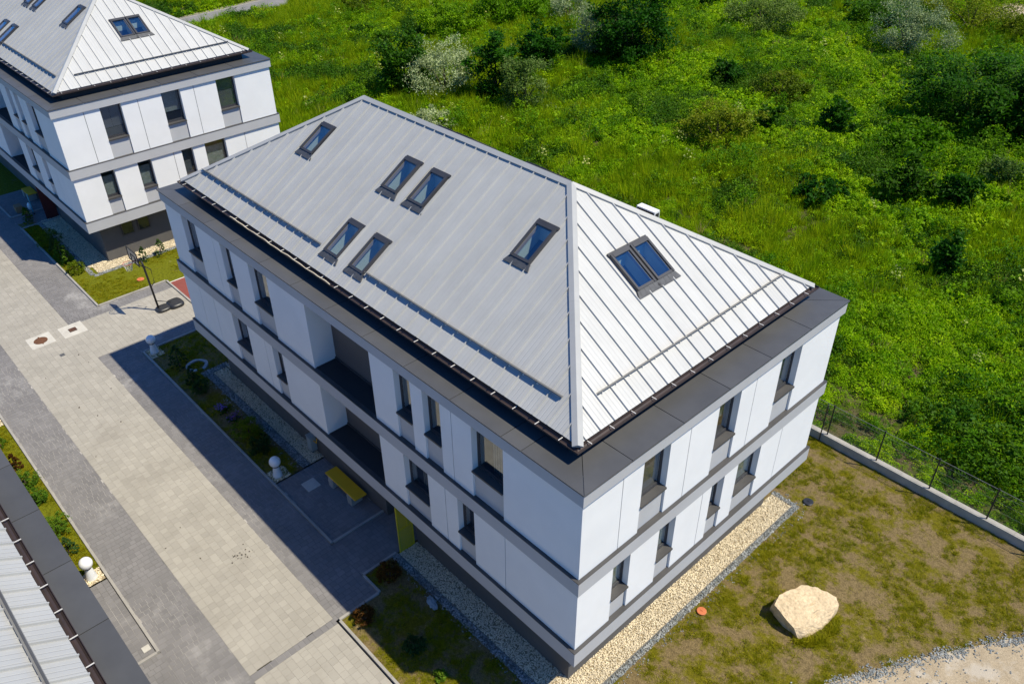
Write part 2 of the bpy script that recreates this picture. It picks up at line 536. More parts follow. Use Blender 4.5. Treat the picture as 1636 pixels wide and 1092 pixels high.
pave('beige_path', [(-75, -8.1, -6.6, -3.42), (-7.8, 8, -6.6, -3.4), (-33.0, -29.15, -3.42, 2.22)],
     [(-75, -8.07, -6.6, -3.42, 'x'), (-7.8, 6, -6.6, -3.4, 'x'), (-33.0, -29.15, -3.42, 2.22, 'x')],
     M['beige'], M['sandjoint'], -0.009, 0.265, [0.2, 0.265, 0.265, 0.4], 0.006, 3)
pave('grey_path', [(-75, 6, -8.33, -6.6), (-75, -33.0, -3.42, -1.6), (-29.15, -7.93, -3.42, -1.64), (-10.9, -8.9, -1.64, 2.2), (-15.2, -10.95, -1.5, 0.8), (-33.85, -33.0, -3.42, 2.22), (-8.07, -7.8, -6.6, -3.4), (-29.15, -28.05, -1.64, 2.22), (-10.9, 6, -9.95, -8.33), (-15.2, -10.9, -9.95, -8.43), (-52.7, -46.4, -1.6, 2.2)],
     [(-52.7, -46.4, -1.6, 2.2, 'y'), (-75, 6, -8.33, -6.6, 'y'), (-75, -33.85, -3.42, -1.6, 'y'), (-33.85, -33.0, -3.42, 2.22, 'y'), (-29.15, -7.93, -3.42, -1.64, 'y'), (-10.9, -8.9, -1.64, 2.2, 'y'), (-15.2, -10.95, -1.5, 0.8, 'y'), (-8.07, -7.8, -6.6, -3.4, 'y'), (-29.15, -28.05, -1.64, 2.22, 'y'), (-10.9, 6, -9.95, -8.33, 'y'), (-15.2, -10.98, -9.95, -8.44, 'x')],
     M['grey'], M['greyjoint'], -0.014, 0.215, [0.16, 0.215, 0.215, 0.29], 0.012, 4)
# terrace slab of B2 and far left
M['court'] = pbr('red_court_rubber', (0.24, 0.06, 0.045), (0.2, 0.05, 0.04), 0.9, 1.0, bscale=80)
court = sheet('sports_court', [(-33.58, 2.36), (-28.0, 2.36), (-28.0, 12.4), (-33.58, 12.4)], M['court'], 0.01)
M['linepaint'] = pbr('court_line_paint', (0.72, 0.68, 0.6), rough=0.7)
MB().add([(-33.62, 2.36, 0.014), (-33.54, 2.36, 0.014), (-33.54, 12.4, 0.014), (-33.62, 12.4, 0.014)], [(0, 1, 2, 3)]).build('court_line', M['linepaint'], court)

def kerb(runs, name='kerb', h=0.07, w=0.1):
    root = None
    for (xa, ya, xb, yb) in runs:
        L_ = math.hypot(xb - xa, yb - ya)
        n = max(1, round(L_ / 1.0)); l = L_ / n
        ang = math.atan2(yb - ya, xb - xa)
        if root is None:
            b = MB().box(-0.05, 0.05, -0.02, 0.02, -0.25, -0.2)
            root = tag(b.build(name, M['kerb']), kind='structure')
            root.location = (xa, ya, 0)
            ox, oy = xa, ya
        c = 0.008
        hl = l / 2 - 0.004
        me = MB().rings([[(-hl, -w / 2, -0.2), (hl, -w / 2, -0.2), (hl, w / 2, -0.2), (-hl, w / 2, -0.2)],
                         [(-hl, -w / 2, h - c), (hl, -w / 2, h - c), (hl, w / 2, h - c), (-hl, w / 2, h - c)],
                         [(-hl + c, -w / 2 + c, h), (hl - c, -w / 2 + c, h), (hl - c, w / 2 - c, h), (-hl + c, w / 2 - c, h)]]).mesh('kerb_stone', M['kerb'])
        for k in range(n):
            t = (k + 0.5) / n
            o = link('kerb_stone', me, root, (xa + (xb - xa) * t - ox, ya + (yb - ya) * t - oy, random.uniform(-.004, .004)))
            o.rotation_euler = (0, 0, ang)
    return root

kerb([(-28.0, -1.58, -10.95, -1.58), (-10.95, -1.53, -10.95, 0.8), (-28.0, -1.53, -28.0, 2.2)])
kerb([(-8.9, -0.1, -8.9, -1.6), (-8.85, -1.6, -7.86, -1.6), (-7.86, -1.65, -7.86, -3.3), (-7.81, -3.3, 5.0, -3.3)])
kerb([(-46.35, -1.58, -33.9, -1.58), (-46.4, -1.53, -46.4, .75), (-52.7, -1.58, -48.5, -1.58), (-48.5, -1.53, -48.5, .75), (-33.9, -1.53, -33.9, 2.25), (-33.85, 2.29, -28.0, 2.29)])
kerb([(-27.1, -8.38, -10.95, -8.38), (-10.95, -8.43, -10.95, -9.9), (-40, -8.38, -27.1, -8.38)])

# ------------------------------------------------------------------ gravel (too many to count)
def stones(name, rects, n_per, r0, r1, mat, parent=None, zb=0.0, seed=1):
    r = np.random.default_rng(seed)
    C = []
    for x0, x1, y0, y1 in rects:
        n = int(abs((x1 - x0) * (y1 - y0)) * n_per)
        C.append(np.stack([r.uniform(x0, x1, n), r.uniform(y0, y1, n)], 1))
    C = np.concatenate(C); n = len(C)
    octa = np.array([(1, 0, 0), (0, 1, 0), (-1, 0, 0), (0, -1, 0), (0, 0, 0.75), (0, 0, -0.75)], float)
    tri = np.array([(0, 1, 4), (1, 2, 4), (2, 3, 4), (3, 0, 4), (1, 0, 5), (2, 1, 5), (3, 2, 5), (0, 3, 5)])
    V = octa[None] * r.uniform(0.6, 1.25, (n, 6, 1))
    a = r.uniform(0, 2 * np.pi, n); ca, sa = np.cos(a), np.sin(a)
    t = r.uniform(-0.6, 0.6, n); ct, st = np.cos(t), np.sin(t)
    x = V[..., 0]; y = V[..., 1]; z = V[..., 2]
    y, z = y * ct[:, None] - z * st[:, None], y * st[:, None] + z * ct[:, None]
    x, y = x * ca[:, None] - y * sa[:, None], x * sa[:, None] + y * ca[:, None]
    rad = r.uniform(r0, r1, n)[:, None]
    V = np.stack([x * rad + C[:, 0:1], y * rad + C[:, 1:2], z * rad + zb + r.uniform(0.0, 0.03, n)[:, None]], -1)
    me = bpy.data.meshes.new(name)
    me.from_pydata(V.reshape(-1, 3).tolist(), [], (tri[None] + 6 * np.arange(n)[:, None, None]).reshape(-1, 3).tolist())
    me.materials.append(mat)
    return tag(link(name, me, parent), kind='stuff')

M['creamstone'] = pbr('cream_gravel', (0.76, 0.655, 0.465), (0.66, 0.56, 0.39), 0.85, 3.0, rnd=0.22)
M['greystone'] = pbr('grey_rubble', (0.36, 0.36, 0.34), (0.17, 0.19, 0.19), 0.8, 2.2, rnd=0.35)
M['gravelbed'] = pbr('gravel_bed', (0.36, 0.285, 0.17), (0.25, 0.195, 0.12), 0.95, 12)
M['rubblebed'] = pbr('rubble_bed', (0.19, 0.19, 0.17), (0.09, 0.09, 0.08), 0.95, 12)
OX2 = -37.45
bed = [(-0.95, -0.03, -0.05, 12.63), (-23.95, -15.25, 0.16, 0.84), (-24.2, -23.3, 0.9, 12.6), (-8.78, -0.95, -0.05, 0.84)]
bed2 = [(OX2 - 0.95, OX2, -0.2, 12.63), (OX2 - 9.2, OX2 - 0.95, -0.35, 0.84)]
b = MB()
for q in bed + bed2:
    b.add([(q[0], q[2], 0.006), (q[1], q[2], 0.006), (q[1], q[3], 0.006), (q[0], q[3], 0.006)], [(0, 1, 2, 3)])
gb = tag(b.build('gravel_bed', M['gravelbed']), kind='structure')
stones('cream_gravel', bed, 900, 0.018, 0.036, M['creamstone'], gb, 0.012, 2)
stones('cream_gravel', bed2, 800, 0.018, 0.034, M['creamstone'], gb, 0.012, 3)
rub = [(0.0, 0.2, -0.25, 12.87), (-1.0, 0.0, 12.67, 12.87), (-23.95, -15.25, -0.2, 0.13), (-24.35, -23.98, -0.3, 1.0), (-8.85, 0.0, -0.33, -0.08)]
rub2 = [(OX2 + 0.03, OX2 + 0.3, -0.5, 12.9), (OX2 - 9.2, OX2, -0.62, -0.38)]
b = MB()
for q in rub + rub2:
    b.add([(q[0], q[2], 0.004), (q[1], q[2], 0.004), (q[1], q[3], 0.004), (q[0], q[3], 0.004)], [(0, 1, 2, 3)])
rbd = tag(b.build('rubble_border', M['rubblebed']), kind='structure')
rag = []
for q in [(0.28, 0.5, -0.3, 12.95), (-0.6, 0.3, 12.95, 13.15), (-8.8, 0.3, -.5, -.33), (-23.9, -15.3, -.45, -.3)]:
    for k in range(int(abs((q[1] - q[0]) * (q[3] - q[2])) * 40)):
        x, y = random.uniform(q[0], q[1]), random.uniform(q[2], q[3]); rag.append((x - .07, x + .07, y - .07, y + .07))
stones('grey_rubble', rag, 110, 0.014, 0.04, M['greystone'], rbd, 0.0, 41)
stones('grey_rubble', rub, 420, 0.022, 0.055, M['greystone'], rbd, 0.01, 4)
stones('grey_rubble', rub2, 260, 0.03, 0.06, M['greystone'], rbd, 0.01, 5)
# ragged rubble along the sandy path
rs = []
for (xa, ya), (xb, yb) in zip(SANDY[:-1], SANDY[1:]):
    for k in range(60):
        t = random.random(); x = xa + (xb - xa) * t + random.gauss(.05, .13); y = ya + (yb - ya) * t + random.gauss(-.05, .1)
        rs.append((x - .1, x + .1, y - .1, y + .1))
    for k in range(22):
        t = random.random(); x = xa + (xb - xa) * t + abs(random.gauss(0, .7)); y = ya + (yb - ya) * t - abs(random.gauss(0, .5))
        rs.append((x - .06, x + .06, y - .06, y + .06))
stones('grey_rubble', rs, 170, 0.012, 0.042, M['greystone'], rbd, 0.015, 6)
M['edging'] = pbr('edging_strip', (0.2, 0.19, 0.17), rough=0.7)
for q in [(-0.03, -0.005, -0.08, 12.65), (-0.95, -0.03, 12.632, 12.657), (-8.78, -0.03, -0.078, -0.053), (-23.95, -15.25, 0.133, 0.158)]:
    box(q[0], q[1], q[2], q[3], -0.05, 0.05).build('edging_strip', M['edging'], gb)

# ------------------------------------------------------------------ the buildings
L, W = 24.31, 12.78
z1, z1b, z2, z2b, zPb, zP = 3.1, 2.47, 6.2, 5.65, 9.08, 9.566
PD = 0.10                     # panels set back from the bands
PT = 0.45                     # inner side of panels

SIDE = {
    'S': lambda s0, s1, d0, d1: (s0, s1, d0, d1),
    'N': lambda s0, s1, d0, d1: (s0, s1, W - d1, W - d0),
    'E': lambda s0, s1, d0, d1: (-d1, -d0, s0, s1),
    'W': lambda s0, s1, d0, d1: (-L + d0, -L + d1, s0, s1),
}
def sbox(side, s0, s1, d0, d1, za, zb):
    x0, x1, y0, y1 = SIDE[side](s0, s1, d0, d1)
    return (x0, x1, y0, y1, za, zb)

def facade(root, side, zl, zt, items, sill_h):
    ends = (-L + PD, -PD) if side in 'SN' else (PT, W - PT)
    for it in items:
        k, a, b_ = it[0], it[1], it[2]
        if a is None: a = ends[0]
        if b_ is None: b_ = ends[1]
        if k == 'p':
            cuts = [a] + list(it[3:]) + [b_]
            for i in range(len(cuts) - 1):
                s0 = cuts[i] + (0.014 if i else 0); s1 = cuts[i + 1] - (0.014 if i < len(cuts) - 2 else 0)
                MB().box(*sbox(side, s0, s1, PD, PT, zl, zt)).build('wall_panel', M['white'], root)
                if i:
                    MB().box(*sbox(side, cuts[i] - 0.014, cuts[i] + 0.014, PD + 0.035, PT, zl, zt)).build('panel_joint', M['joint'], root)
        elif k == 'w':
            zs = zl + sill_h
            wide = b_ - a
            MB().box(*sbox(side, a, b_ - 0.045, 0.17, PT, zl, zs)).box(*sbox(side, b_ - 0.045, b_, 0.23, PT, zl, zs)).build('spandrel_panel', M['spandrel'], root)
            f = MB()
            t = 0.045; q_ = 0.04
            zb_, zt_ = zs + 0.04, zt
            f.box(*sbox(side, a, a + t, 0.31, PT, zb_, zt_)).box(*sbox(side, b_ - t, b_, 0.31, PT, zb_, zt_))
            f.box(*sbox(side, a + t, b_ - t, 0.31, PT, zb_, zb_ + t + 0.02)).box(*sbox(side, a + t, b_ - t, 0.31, PT, zt_ - t, zt_))
            f.box(*sbox(side, a + t, a + t + q_, 0.325, PT - 0.01, zb_ + t + .02, zt_ - t)).box(*sbox(side, b_ - t - q_, b_ - t, 0.325, PT - 0.01, zb_ + t + .02, zt_ - t))
            f.box(*sbox(side, a + t + q_, b_ - t - q_, 0.325, PT - 0.01, zb_ + t + .02, zb_ + t + 0.06)).box(*sbox(side, a + t + q_, b_ - t - q_, 0.325, PT - 0.01, zt_ - t - 0.04, zt_ - t))
            wdw = f.build('window', M['frame'], root)
            MB().box(*sbox(side, a, b_, 0.055, 0.31, zs, zs + 0.035)).box(*sbox(side, a + .002, b_ - .002, 0.05, 0.07, zs - 0.03, zs + 0.033)).build('sill', M['ledge'], wdw)
            MB().box(*sbox(side, a + t + q_, b_ - t - q_, 0.34, 0.352, zb_ + t + .06, zt_ - t - .04)).build('pane', M['glass'], wdw)
            style = it[3] if len(it) > 3 else None
            if style == 'curtain':
                c = MB(); n = 16; w_ = (b_ - a) * 0.62
                for i in range(n):
                    dd = 0.53 + (0.03 if i % 2 else 0.0)
                    c.box(*sbox(side, b_ - 0.05 - w_ + w_ * i / n, b_ - 0.05 - w_ + w_ * (i + 1) / n, dd, dd + 0.01, zl + .3, zt))
                c.build('curtain', M['curtain'], wdw)
            elif style in ('roller', 'pale'):
                hh = zt if style == 'roller' else zs + (zt - zs) * .8
                MB().box(*sbox(side, a + 0.06, b_ - 0.06, 0.40, 0.406, zs + .09, hh - .06)).build('roller_blind', M['roller'] if style == 'roller' else M['blind'], wdw)
            elif style == 'blind':
                c = MB()
                for i in range(22):
                    zz = zt - 0.1 - i * 0.055
                    c.box(*sbox(side, a + 0.12, b_ - 0.12, 0.5, 0.53, zz, zz + 0.035))
                c.build('blind', M['blind'], wdw)
            MB().box(*sbox(side, a - .3, b_ + .3, 0.46, 0.465, zs - 0.3, zs + 0.04)).build('sill_board', M['white'], wdw)
        elif k == 'b':
            bal = MB().box(*sbox(side, a, b_, 1.0, 1.1, zl, zt)).build('balcony_wall', M['taupe'], root)
            MB().box(*sbox(side, a - 0.2, a, PT, 1.1, zl, zt)).build('balcony_cheek', M['white'], bal)
            MB().box(*sbox(side, b_, b_ + 0.2, PT, 1.1, zl, zt)).build('balcony_cheek', M['white'], bal)
            MB().box(*sbox(side, a, b_, 0.16, 1.0, zl - 0.01, zl + 0.015)).build('balcony_floor', M['joint'], bal)
            MB().box(*sbox(side, a, b_, 0.96, 0.998, zl + 0.015, zl + 0.09)).build('skirting', M['ledge'], bal)

def make_building():
    root = empty('apartment_building')
    # ground floor, set back under the overhang
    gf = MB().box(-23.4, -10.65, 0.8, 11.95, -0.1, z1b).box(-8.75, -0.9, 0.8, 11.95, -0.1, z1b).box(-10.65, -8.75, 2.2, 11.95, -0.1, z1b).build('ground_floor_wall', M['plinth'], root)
    dr = MB().box(-10.2, -9.2, 2.13, 2.198, 0, 2.1).build('entrance_door', M['frame'], root)
    MB().box(-10.05, -9.35, 2.11, 2.128, 0.25, 1.95).build('pane', M['glass'], dr)
    MB().tube([(-9.3, 2.08, 0.9), (-9.3, 2.08, 1.4)], 0.015, 6).build('handle', M['zinc'], dr)
    for ya in (1.98, 2.95):
        f = MB().box(-0.9, -0.84, ya, ya + 0.72, 1.3, 1.36).box(-0.9, -0.84, ya, ya + 0.72, 2.04, 2.1).box(-0.9, -0.84, ya, ya + 0.06, 1.36, 2.04).box(-0.9, -0.84, ya + 0.66, ya + 0.72, 1.36, 2.04).build('basement_window', M['frame'], root)
        MB().box(-0.897, -0.87, ya + 0.06, ya + 0.66, 1.36, 2.04).build('pane', M['darkglass'], f)
    # floor slabs shown as grey bands
    MB().box(-L, 0, 0, W, z1b, z1 - 0.02).build('floor_band', M['band'], root)
    MB().box(-L, 0, 0, W, z2b, z2 - 0.02).build('floor_band', M['band'], root)
    o = 0.012
    for zz in (z1, z2):
        for q in ((-L - o, o, -o, 0.17), (-L - o, o, W - 0.17, W + o), (-0.17, o, 0.17, W - 0.17), (-L - o, -L + 0.17, 0.17, W - 0.17)):
            MB().box(q[0], q[1], q[2], q[3], zz - 0.0195, zz + 0.004).build('ledge_flashing', M['ledge'], root)
    # parapet band and rooms inside
    for q in ((-L, 0, 0, 0.5), (-L, 0, W - 0.5, W), (-0.5, 0, 0.5, W - 0.5), (-L, -L + 0.5, 0.5, W - 0.5)):
        MB().box(q[0], q[1], q[2], q[3], zPb, zP - 0.045).build('parapet_band', M['band'], root)
    MB().box(-L + 0.5, -0.5, 0.5, W - 0.5, zPb + 0.01, zPb + 0.1).build('ceiling_slab', M['interior'], root)
    MB().box(-L + 1.105, -1.105, 1.105, W - 1.105, z1, z2b).box(-L + 1.105, -1.105, 1.105, W - 1.105, z2, zPb).build('core_wall', M['interior'], root)
    # dark metal parapet caps, one sheet each
    ov = 0.04; ci = 1.16
    ca, cb = zP - 0.045, zP
    gs = 0.012
    xs_ = [-L + 2.134 * i for i in range(1, 11)] + [-2.2]
    for sd in 'SN':
        e = [-L - ov] + xs_ + [ov]
        for i in range(len(e) - 1):
            y_out, y_in = (-ov, ci) if sd == 'S' else (W + ov, W - ci)
            x0, x1 = e[i] + (gs if i else 0), e[i + 1] - (gs if i < len(e) - 2 else 0)
            xi0 = x0 if i else -L + ci + gs
            xi1 = x1 if i < len(e) - 2 else -ci - gs
            xo0 = x0 + (gs if not i else 0); xo1 = x1 - (gs if i == len(e) - 2 else 0)
            P = [(xo0, y_out), (xo1, y_out), (xi1, y_in), (xi0, y_in)]
            if sd == 'N': P = P[::-1]
            MB().prism(P, ca, cb).build('parapet_cap', M['darkmetal'], root)
    ysm = [1.79, 3.92, 6.05, 8.19, 10.4]
    for sd in 'EW':
        e = [-ov] + ysm + [W + ov]
        for i in range(len(e) - 1):
            x_out, x_in = (ov, -ci) if sd == 'E' else (-L - ov, -L + ci)
            y0, y1 = e[i] + gs, e[i + 1] - gs
            yi0 = y0 if i else ci + gs
            yi1 = y1 if i < len(e) - 2 else W - ci - gs
            P = [(x_out, y0), (x_out, y1), (x_in, yi1), (x_in, yi0)]
            if sd == 'W': P = P[::-1]
            MB().prism(P, ca, cb).build('parapet_cap', M['darkmetal'], root)
    MB().box(-L + 0.02, -0.02, 0.02, 1.17, ca - 0.012, ca - 0.004).box(-L + 0.02, -0.02, W - 1.17, W - 0.02, ca - 0.012, ca - 0.004).box(-1.17, -0.02, 1.17, W - 1.17, ca - 0.012, ca - 0.004).box(-L + .02, -L + 1.17, 1.17, W - 1.17, ca - 0.012, ca - 0.004).build('cap_underlay', M['joint'], root)
    # facades
    facade(root, 'S', z2 + 0.004, zPb, [('p', None, -22.69), ('w', -22.69, -21.44, 'curtain'), ('p', -21.44, -19.32, -19.95), ('w', -19.32, -18.5), ('p', -18.5, -17.1), ('w', -17.1, -15.74, 'curtain'), ('p', -15.74, -13.17),
                                ('b', -13.17, -9.35), ('p', -9.35, -8.06), ('w', -8.06, -7.23, 'curtain'), ('p', -7.23, -6.63), ('w', -6.63, -5.8, 'curtain'), ('p', -5.8, -4.39, -5.28), ('w', -4.39, -3.06, 'curtain'), ('p', -3.06, None)], 1.04)
    facade(root, 'S', z1 + 0.004, z2b, [('p', None, -19.78, -22.74, -21.41), ('w', -19.78, -18.48, 'curtain'), ('p', -18.48, -16.5, -17.1), ('w', -16.5, -15.72), ('p', -15.72, -13.05),
                                ('b', -13.05, -9.33), ('p', -9.33, -8.0), ('w', -8.0, -6.7, 'curtain'), ('p', -6.7, -5.22, -5.83), ('w', -5.22, -4.43, 'curtain'), ('p', -4.43, None, -3.03)], 0.92)
    facade(root, 'E', z2 + 0.004, zPb, [('p', None, 2.52, 1.67), ('w', 2.52, 3.66, 'roller'), ('p', 3.66, 5.92, 4.58), ('w', 5.92, 7.02, 'blind'), ('p', 7.02, 9.2, 7.83), ('w', 9.2, 10.38, 'roller'), ('p', 10.38, None)], 1.02)
    facade(root, 'E', z1 + 0.004, z2b, [('p', None, 1.58), ('w', 1.58, 2.34, 'pale'), ('p', 2.34, 3.66), ('w', 3.66, 4.46, 'pale'), ('p', 4.46, 6.28, 5.8), ('w', 6.28, 6.97, 'roller'), ('p', 6.97, 7.72), ('w', 7.72, 9.04, 'pale'), ('p', 9.04, None, 10.33)], 0.92)
    for zl, zt in ((z2 + .004, zPb), (z1 + .004, z2b)):
        facade(root, 'N', zl, zt, [('p', None, -20.4, -22.5), ('w', -20.4, -19.1), ('p', -19.1, -14.6, -17.0), ('w', -14.6, -13.3), ('p', -13.3, -9.2, -11.3), ('w', -9.2, -7.9), ('p', -7.9, -4.0, -6.0), ('w', -4.0, -2.7), ('p', -2.7, None)], 1.0)
        facade(root, 'W', zl, zt, [('p', None, 2.5, 1.6), ('w', 2.5, 3.7), ('p', 3.7, 9.0, 5.4, 7.1), ('w', 9.0, 10.2), ('p', 10.2, None)], 1.0)
    # ---------------- roof
    ze = 10.05; zr = 13.55
    X0, X1, Y0, Y1 = -23.35, -0.97, 0.78, 12.0
    hw = (Y1 - Y0) / 2
    XR0, XR1 = -17.7, -6.68
    MB().box(-L + 1.17, -1.17, 1.17, W - 1.17, zPb + 0.1, ze - 0.08).build('roof_upstand', M['joint'], root)
    roof = MB().add([(X0 + .05, Y0 + .05, ze - 0.06), (X1 - .05, Y0 + .05, ze - 0.06), (X1 - .05, Y1 - .05, ze - 0.06), (X0 + .05, Y1 - .05, ze - 0.06)], [(0, 3, 2, 1)]).build('roof', M['wood'], root)
    kS = (zr - ze) / hw; kE = (zr - ze) / (X1 - XR1); kW = (zr - ze) / (XR0 - X0)
    def mk(o_, eu, ev, k):
        n = Vector((-ev[0] * k, -ev[1] * k, 1)).normalized()
        def P(u, v, h=0.0):
            return tuple(Vector((o_[0] + eu[0] * u + ev[0] * v, o_[1] + eu[1] * u + ev[1] * v, ze + k * v)) + n * h)
        return P
    slopes = {
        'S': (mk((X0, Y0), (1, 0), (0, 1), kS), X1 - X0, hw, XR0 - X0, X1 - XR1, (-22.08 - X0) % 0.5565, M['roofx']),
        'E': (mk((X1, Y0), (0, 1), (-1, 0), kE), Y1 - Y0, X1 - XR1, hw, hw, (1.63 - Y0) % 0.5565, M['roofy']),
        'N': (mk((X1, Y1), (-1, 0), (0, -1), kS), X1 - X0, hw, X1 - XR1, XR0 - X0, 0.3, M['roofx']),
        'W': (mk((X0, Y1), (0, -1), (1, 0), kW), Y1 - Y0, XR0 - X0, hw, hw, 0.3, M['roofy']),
    }
    sl = lambda v: v - Y0
    SK = {
        'S': [(xa - X0, xb - X0, ya - Y0, yb - Y0) for xa, xb, ya, yb in ((-18.53, -17.7, 3.8, 4.94), (-13.38, -12.53, 3.92, 5.1), (-11.9, -11.05, 3.92, 5.1), (-13.46, -12.64, 1.38, 2.57), (-11.95, -11.16, 1.38, 2.57), (-6.73, -5.92, 3.88, 5.05))],
        'E': [(5.68 - Y0, 6.5 - Y0, 3.27 - 0.97, 4.43 - 0.97), (6.58 - Y0, 7.37 - Y0, 3.27 - 0.97, 4.43 - 0.97)],
        'N': [(X1 + 13.7, X1 + 14.5, 4.2, 5.35), (X1 + 12.0, X1 + 12.8, 4.2, 5.35), (X1 + 8.2, X1 + 9.0, 4.2, 5.35)],
        'W': [],
    }
    SK['N'] = [(X1 - xb, X1 - xa, 4.15, 5.36) for xa, xb in ((-13.6, -12.8), (-12.6, -11.8), (-9.0, -8.1))]
    for key, (P, U, V_, ra, rb_, ph, mat) in slopes.items():
        vmax = lambda u: max(0.0, min(V_, u / ra * V_, (U - u) / rb_ * V_))
        ed = [0.0]
        u = ph
        while u < U - 0.05:
            if u > 0.05: ed.append(u)
            u += 0.5565
        ed.append(U)
        for i in range(len(ed) - 1):
            a, b_ = ed[i], ed[i + 1]
            cuts = {a, b_}
            for c in (ra, U - rb_):
                if a < c < b_: cuts.add(c)
            for s in SK[key]:
                for c in s[:2]:
                    if a < c < b_: cuts.add(c)
            cuts = sorted(cuts)
            m = MB(); up_ = MB()
            crossed = all(any(s[0] <= (c0 + c1) / 2 <= s[1] for s in SK[key]) for c0, c1 in zip(cuts[:-1], cuts[1:]))
            for c0, c1 in zip(cuts[:-1], cuts[1:]):
                mid = (c0 + c1) / 2
                holes = sorted((s[2], s[3]) for s in SK[key] if s[0] <= mid <= s[1])
                lo = (0.0, 0.0)
                segs = []
                for h0, h1 in holes:
                    segs.append((lo, (h0, h0))); lo = (h1, h1)
                segs.append((lo, (vmax(c0), vmax(c1))))
                for (l0, l1), (h0, h1) in segs:
                    if h0 - l0 < 1e-4 and h1 - l1 < 1e-4: continue
                    t_ = up_ if crossed and (l0, l1) == segs[-1][0] else m
                    t_.add([P(c0, l0), P(c1, l1), P(c1, h1), P(c0, h0)], [(0, 1, 2, 3)])
                    t_.add([P(c0, l0, -.02), P(c1, l1, -.02), P(c1, h1, -.02), P(c0, h0, -.02)], [(3, 2, 1, 0)])
            # the standing seam along the panel's first edge
            if i:
                holes = sorted((s[2] - 0.03, s[3] + 0.03) for s in SK[key] if s[0] - .02 <= a <= s[1] + .02)
                lo = 0.0; segs = []
                for h0, h1 in holes:
                    segs.append((lo, h0)); lo = h1
                segs.append((lo, vmax(a) - 0.12))
                for l, h in segs:
                    if h - l < 0.05: continue
                    (up_ if crossed and l > 0.5 and up_.f and h > segs[0][1] else m).hexa([P(a - .018, l, .0), P(a + .018, l, .0), P(a + .018, h, .0), P(a - .018, h, .0), P(a - .012, l, .055), P(a + .012, l, .055), P(a + .012, h, .055), P(a - .012, h, .055)])
            m.build('roof_panel', mat, roof)
            if up_.f: up_.build('roof_panel', mat, roof)
        # skylights
        for (a, b_, v0, v1) in SK[key]:
            def sb(m, u0, u1, w0, w1, h0, h1):
                return m.hexa([P(u0, w0, h0), P(u1, w0, h0), P(u1, w1, h0), P(u0, w1, h0), P(u0, w0, h1), P(u1, w0, h1), P(u1, w1, h1), P(u0, w1, h1)])
            t = 0.075; hf = 0.12
            f = MB()
            sb(f, a, a + t, v0, v1, -.05, hf); sb(f, b_ - t, b_, v0, v1, -.05, hf)
            sb(f, a + t, b_ - t, v0, v0 + t, -.05, hf - 0.02); sb(f, a + t, b_ - t, v1 - t * 1.5, v1, -.05, hf + 0.01)
            sb(f, a - 0.03, b_ + 0.03, v1 - 0.02, v1 + 0.07, 0.0, 0.07)
            s = f.build('skylight', M['frame'], root)
            m = MB(); sb(m, a + t, b_ - t, v0 + t, v1 - t * 1.5, 0.068, 0.08); m.build('pane', M['skyglass'], s)
            m = MB()
            tw = t + 0.03
            sb(m, a + t, a + tw, v0 + t, v1 - t * 1.5, -0.05, 0.062); sb(m, b_ - tw, b_ - t, v0 + t, v1 - t * 1.5, -0.05, 0.062)
            m.build('inner_sash', M['wood'], s)
            # flashing apron below, pleated at its ends
            m = MB()
            e_ = 0.13
            m.hexa([P(a - .04, v0 + .0, .0), P(b_ + .04, v0 + .0, .0), P(b_ + .04, v0, .01), P(a - .04, v0, .01), P(a - .04, v0 - .0, .03), P(b_ + .04, v0, .03), P(b_ + .04, v0 + .001, .05), P(a - .04, v0 + .001, .05)])
            nn = 9
            for q in range(nn):
                ua0 = a - .03 + (b_ - a + .06) * q / nn; ua1 = a - .03 + (b_ - a + .06) * (q + 1) / nn
                ub0 = a - e_ + (b_ - a + 2 * e_) * q / nn; ub1 = a - e_ + (b_ - a + 2 * e_) * (q + 1) / nn
                z_ = .052 if q % 2 else .047
                m.hexa([P(ub0, v0 - .2, .004), P(ub1, v0 - .2, .004), P(ua1, v0, .02), P(ua0, v0, .02), P(ub0, v0 - .2, z_), P(ub1, v0 - .2, z_), P(ua1, v0, z_ + .02), P(ua0, v0, z_ + .02)])
            m.build('flashing_apron', M['flash'], s)
            # light shaft below the pane
            a0, b0, w0, w1 = a + .02, b_ - .02, v0 + .02, v1 - .02
            top = [P(a0, w0, -.05), P(b0, w0, -.05), P(b0, w1, -.05), P(a0, w1, -.05)]
            bot = [(x, y, z - 0.75) for x, y, z in top]
            mid = [(x, y, z - 0.55) for x, y, z in top]
            low = [(x, y, min(q[2] for q in top) - 1.5) for x, y, z in top]
            MB().add(top + mid, [(1, 0, 4, 5), (2, 1, 5, 6), (3, 2, 6, 7), (0, 3, 7, 4)]).build('light_shaft', M['shaft'], s)
            MB().add([(x, y, z - .002) for x, y, z in mid] + low, [(1, 0, 4, 5), (2, 1, 5, 6), (3, 2, 6, 7), (0, 3, 7, 4), (4, 5, 6, 7)]).build('attic_room', M['dim'], s)
    # ridge and hip caps
    nS = Vector((0, -kS, 1)).normalized(); nN = Vector((0, kS, 1)).normalized()
    nE = Vector((kE, 0, 1)).normalized(); nW = Vector((-kW, 0, 1)).normalized()
    corner = {'SE': (Vector((X1, Y0, ze)), Vector((XR1, (Y0 + Y1) / 2, zr)), nS, nE), 'NE': (Vector((X1, Y1, ze)), Vector((XR1, (Y0 + Y1) / 2, zr)), nE, nN),
              'SW': (Vector((X0, Y0, ze)), Vector((XR0, (Y0 + Y1) / 2, zr)), nW, nS), 'NW': (Vector((X0, Y1, ze)), Vector((XR0, (Y0 + Y1) / 2, zr)), nN, nW)}
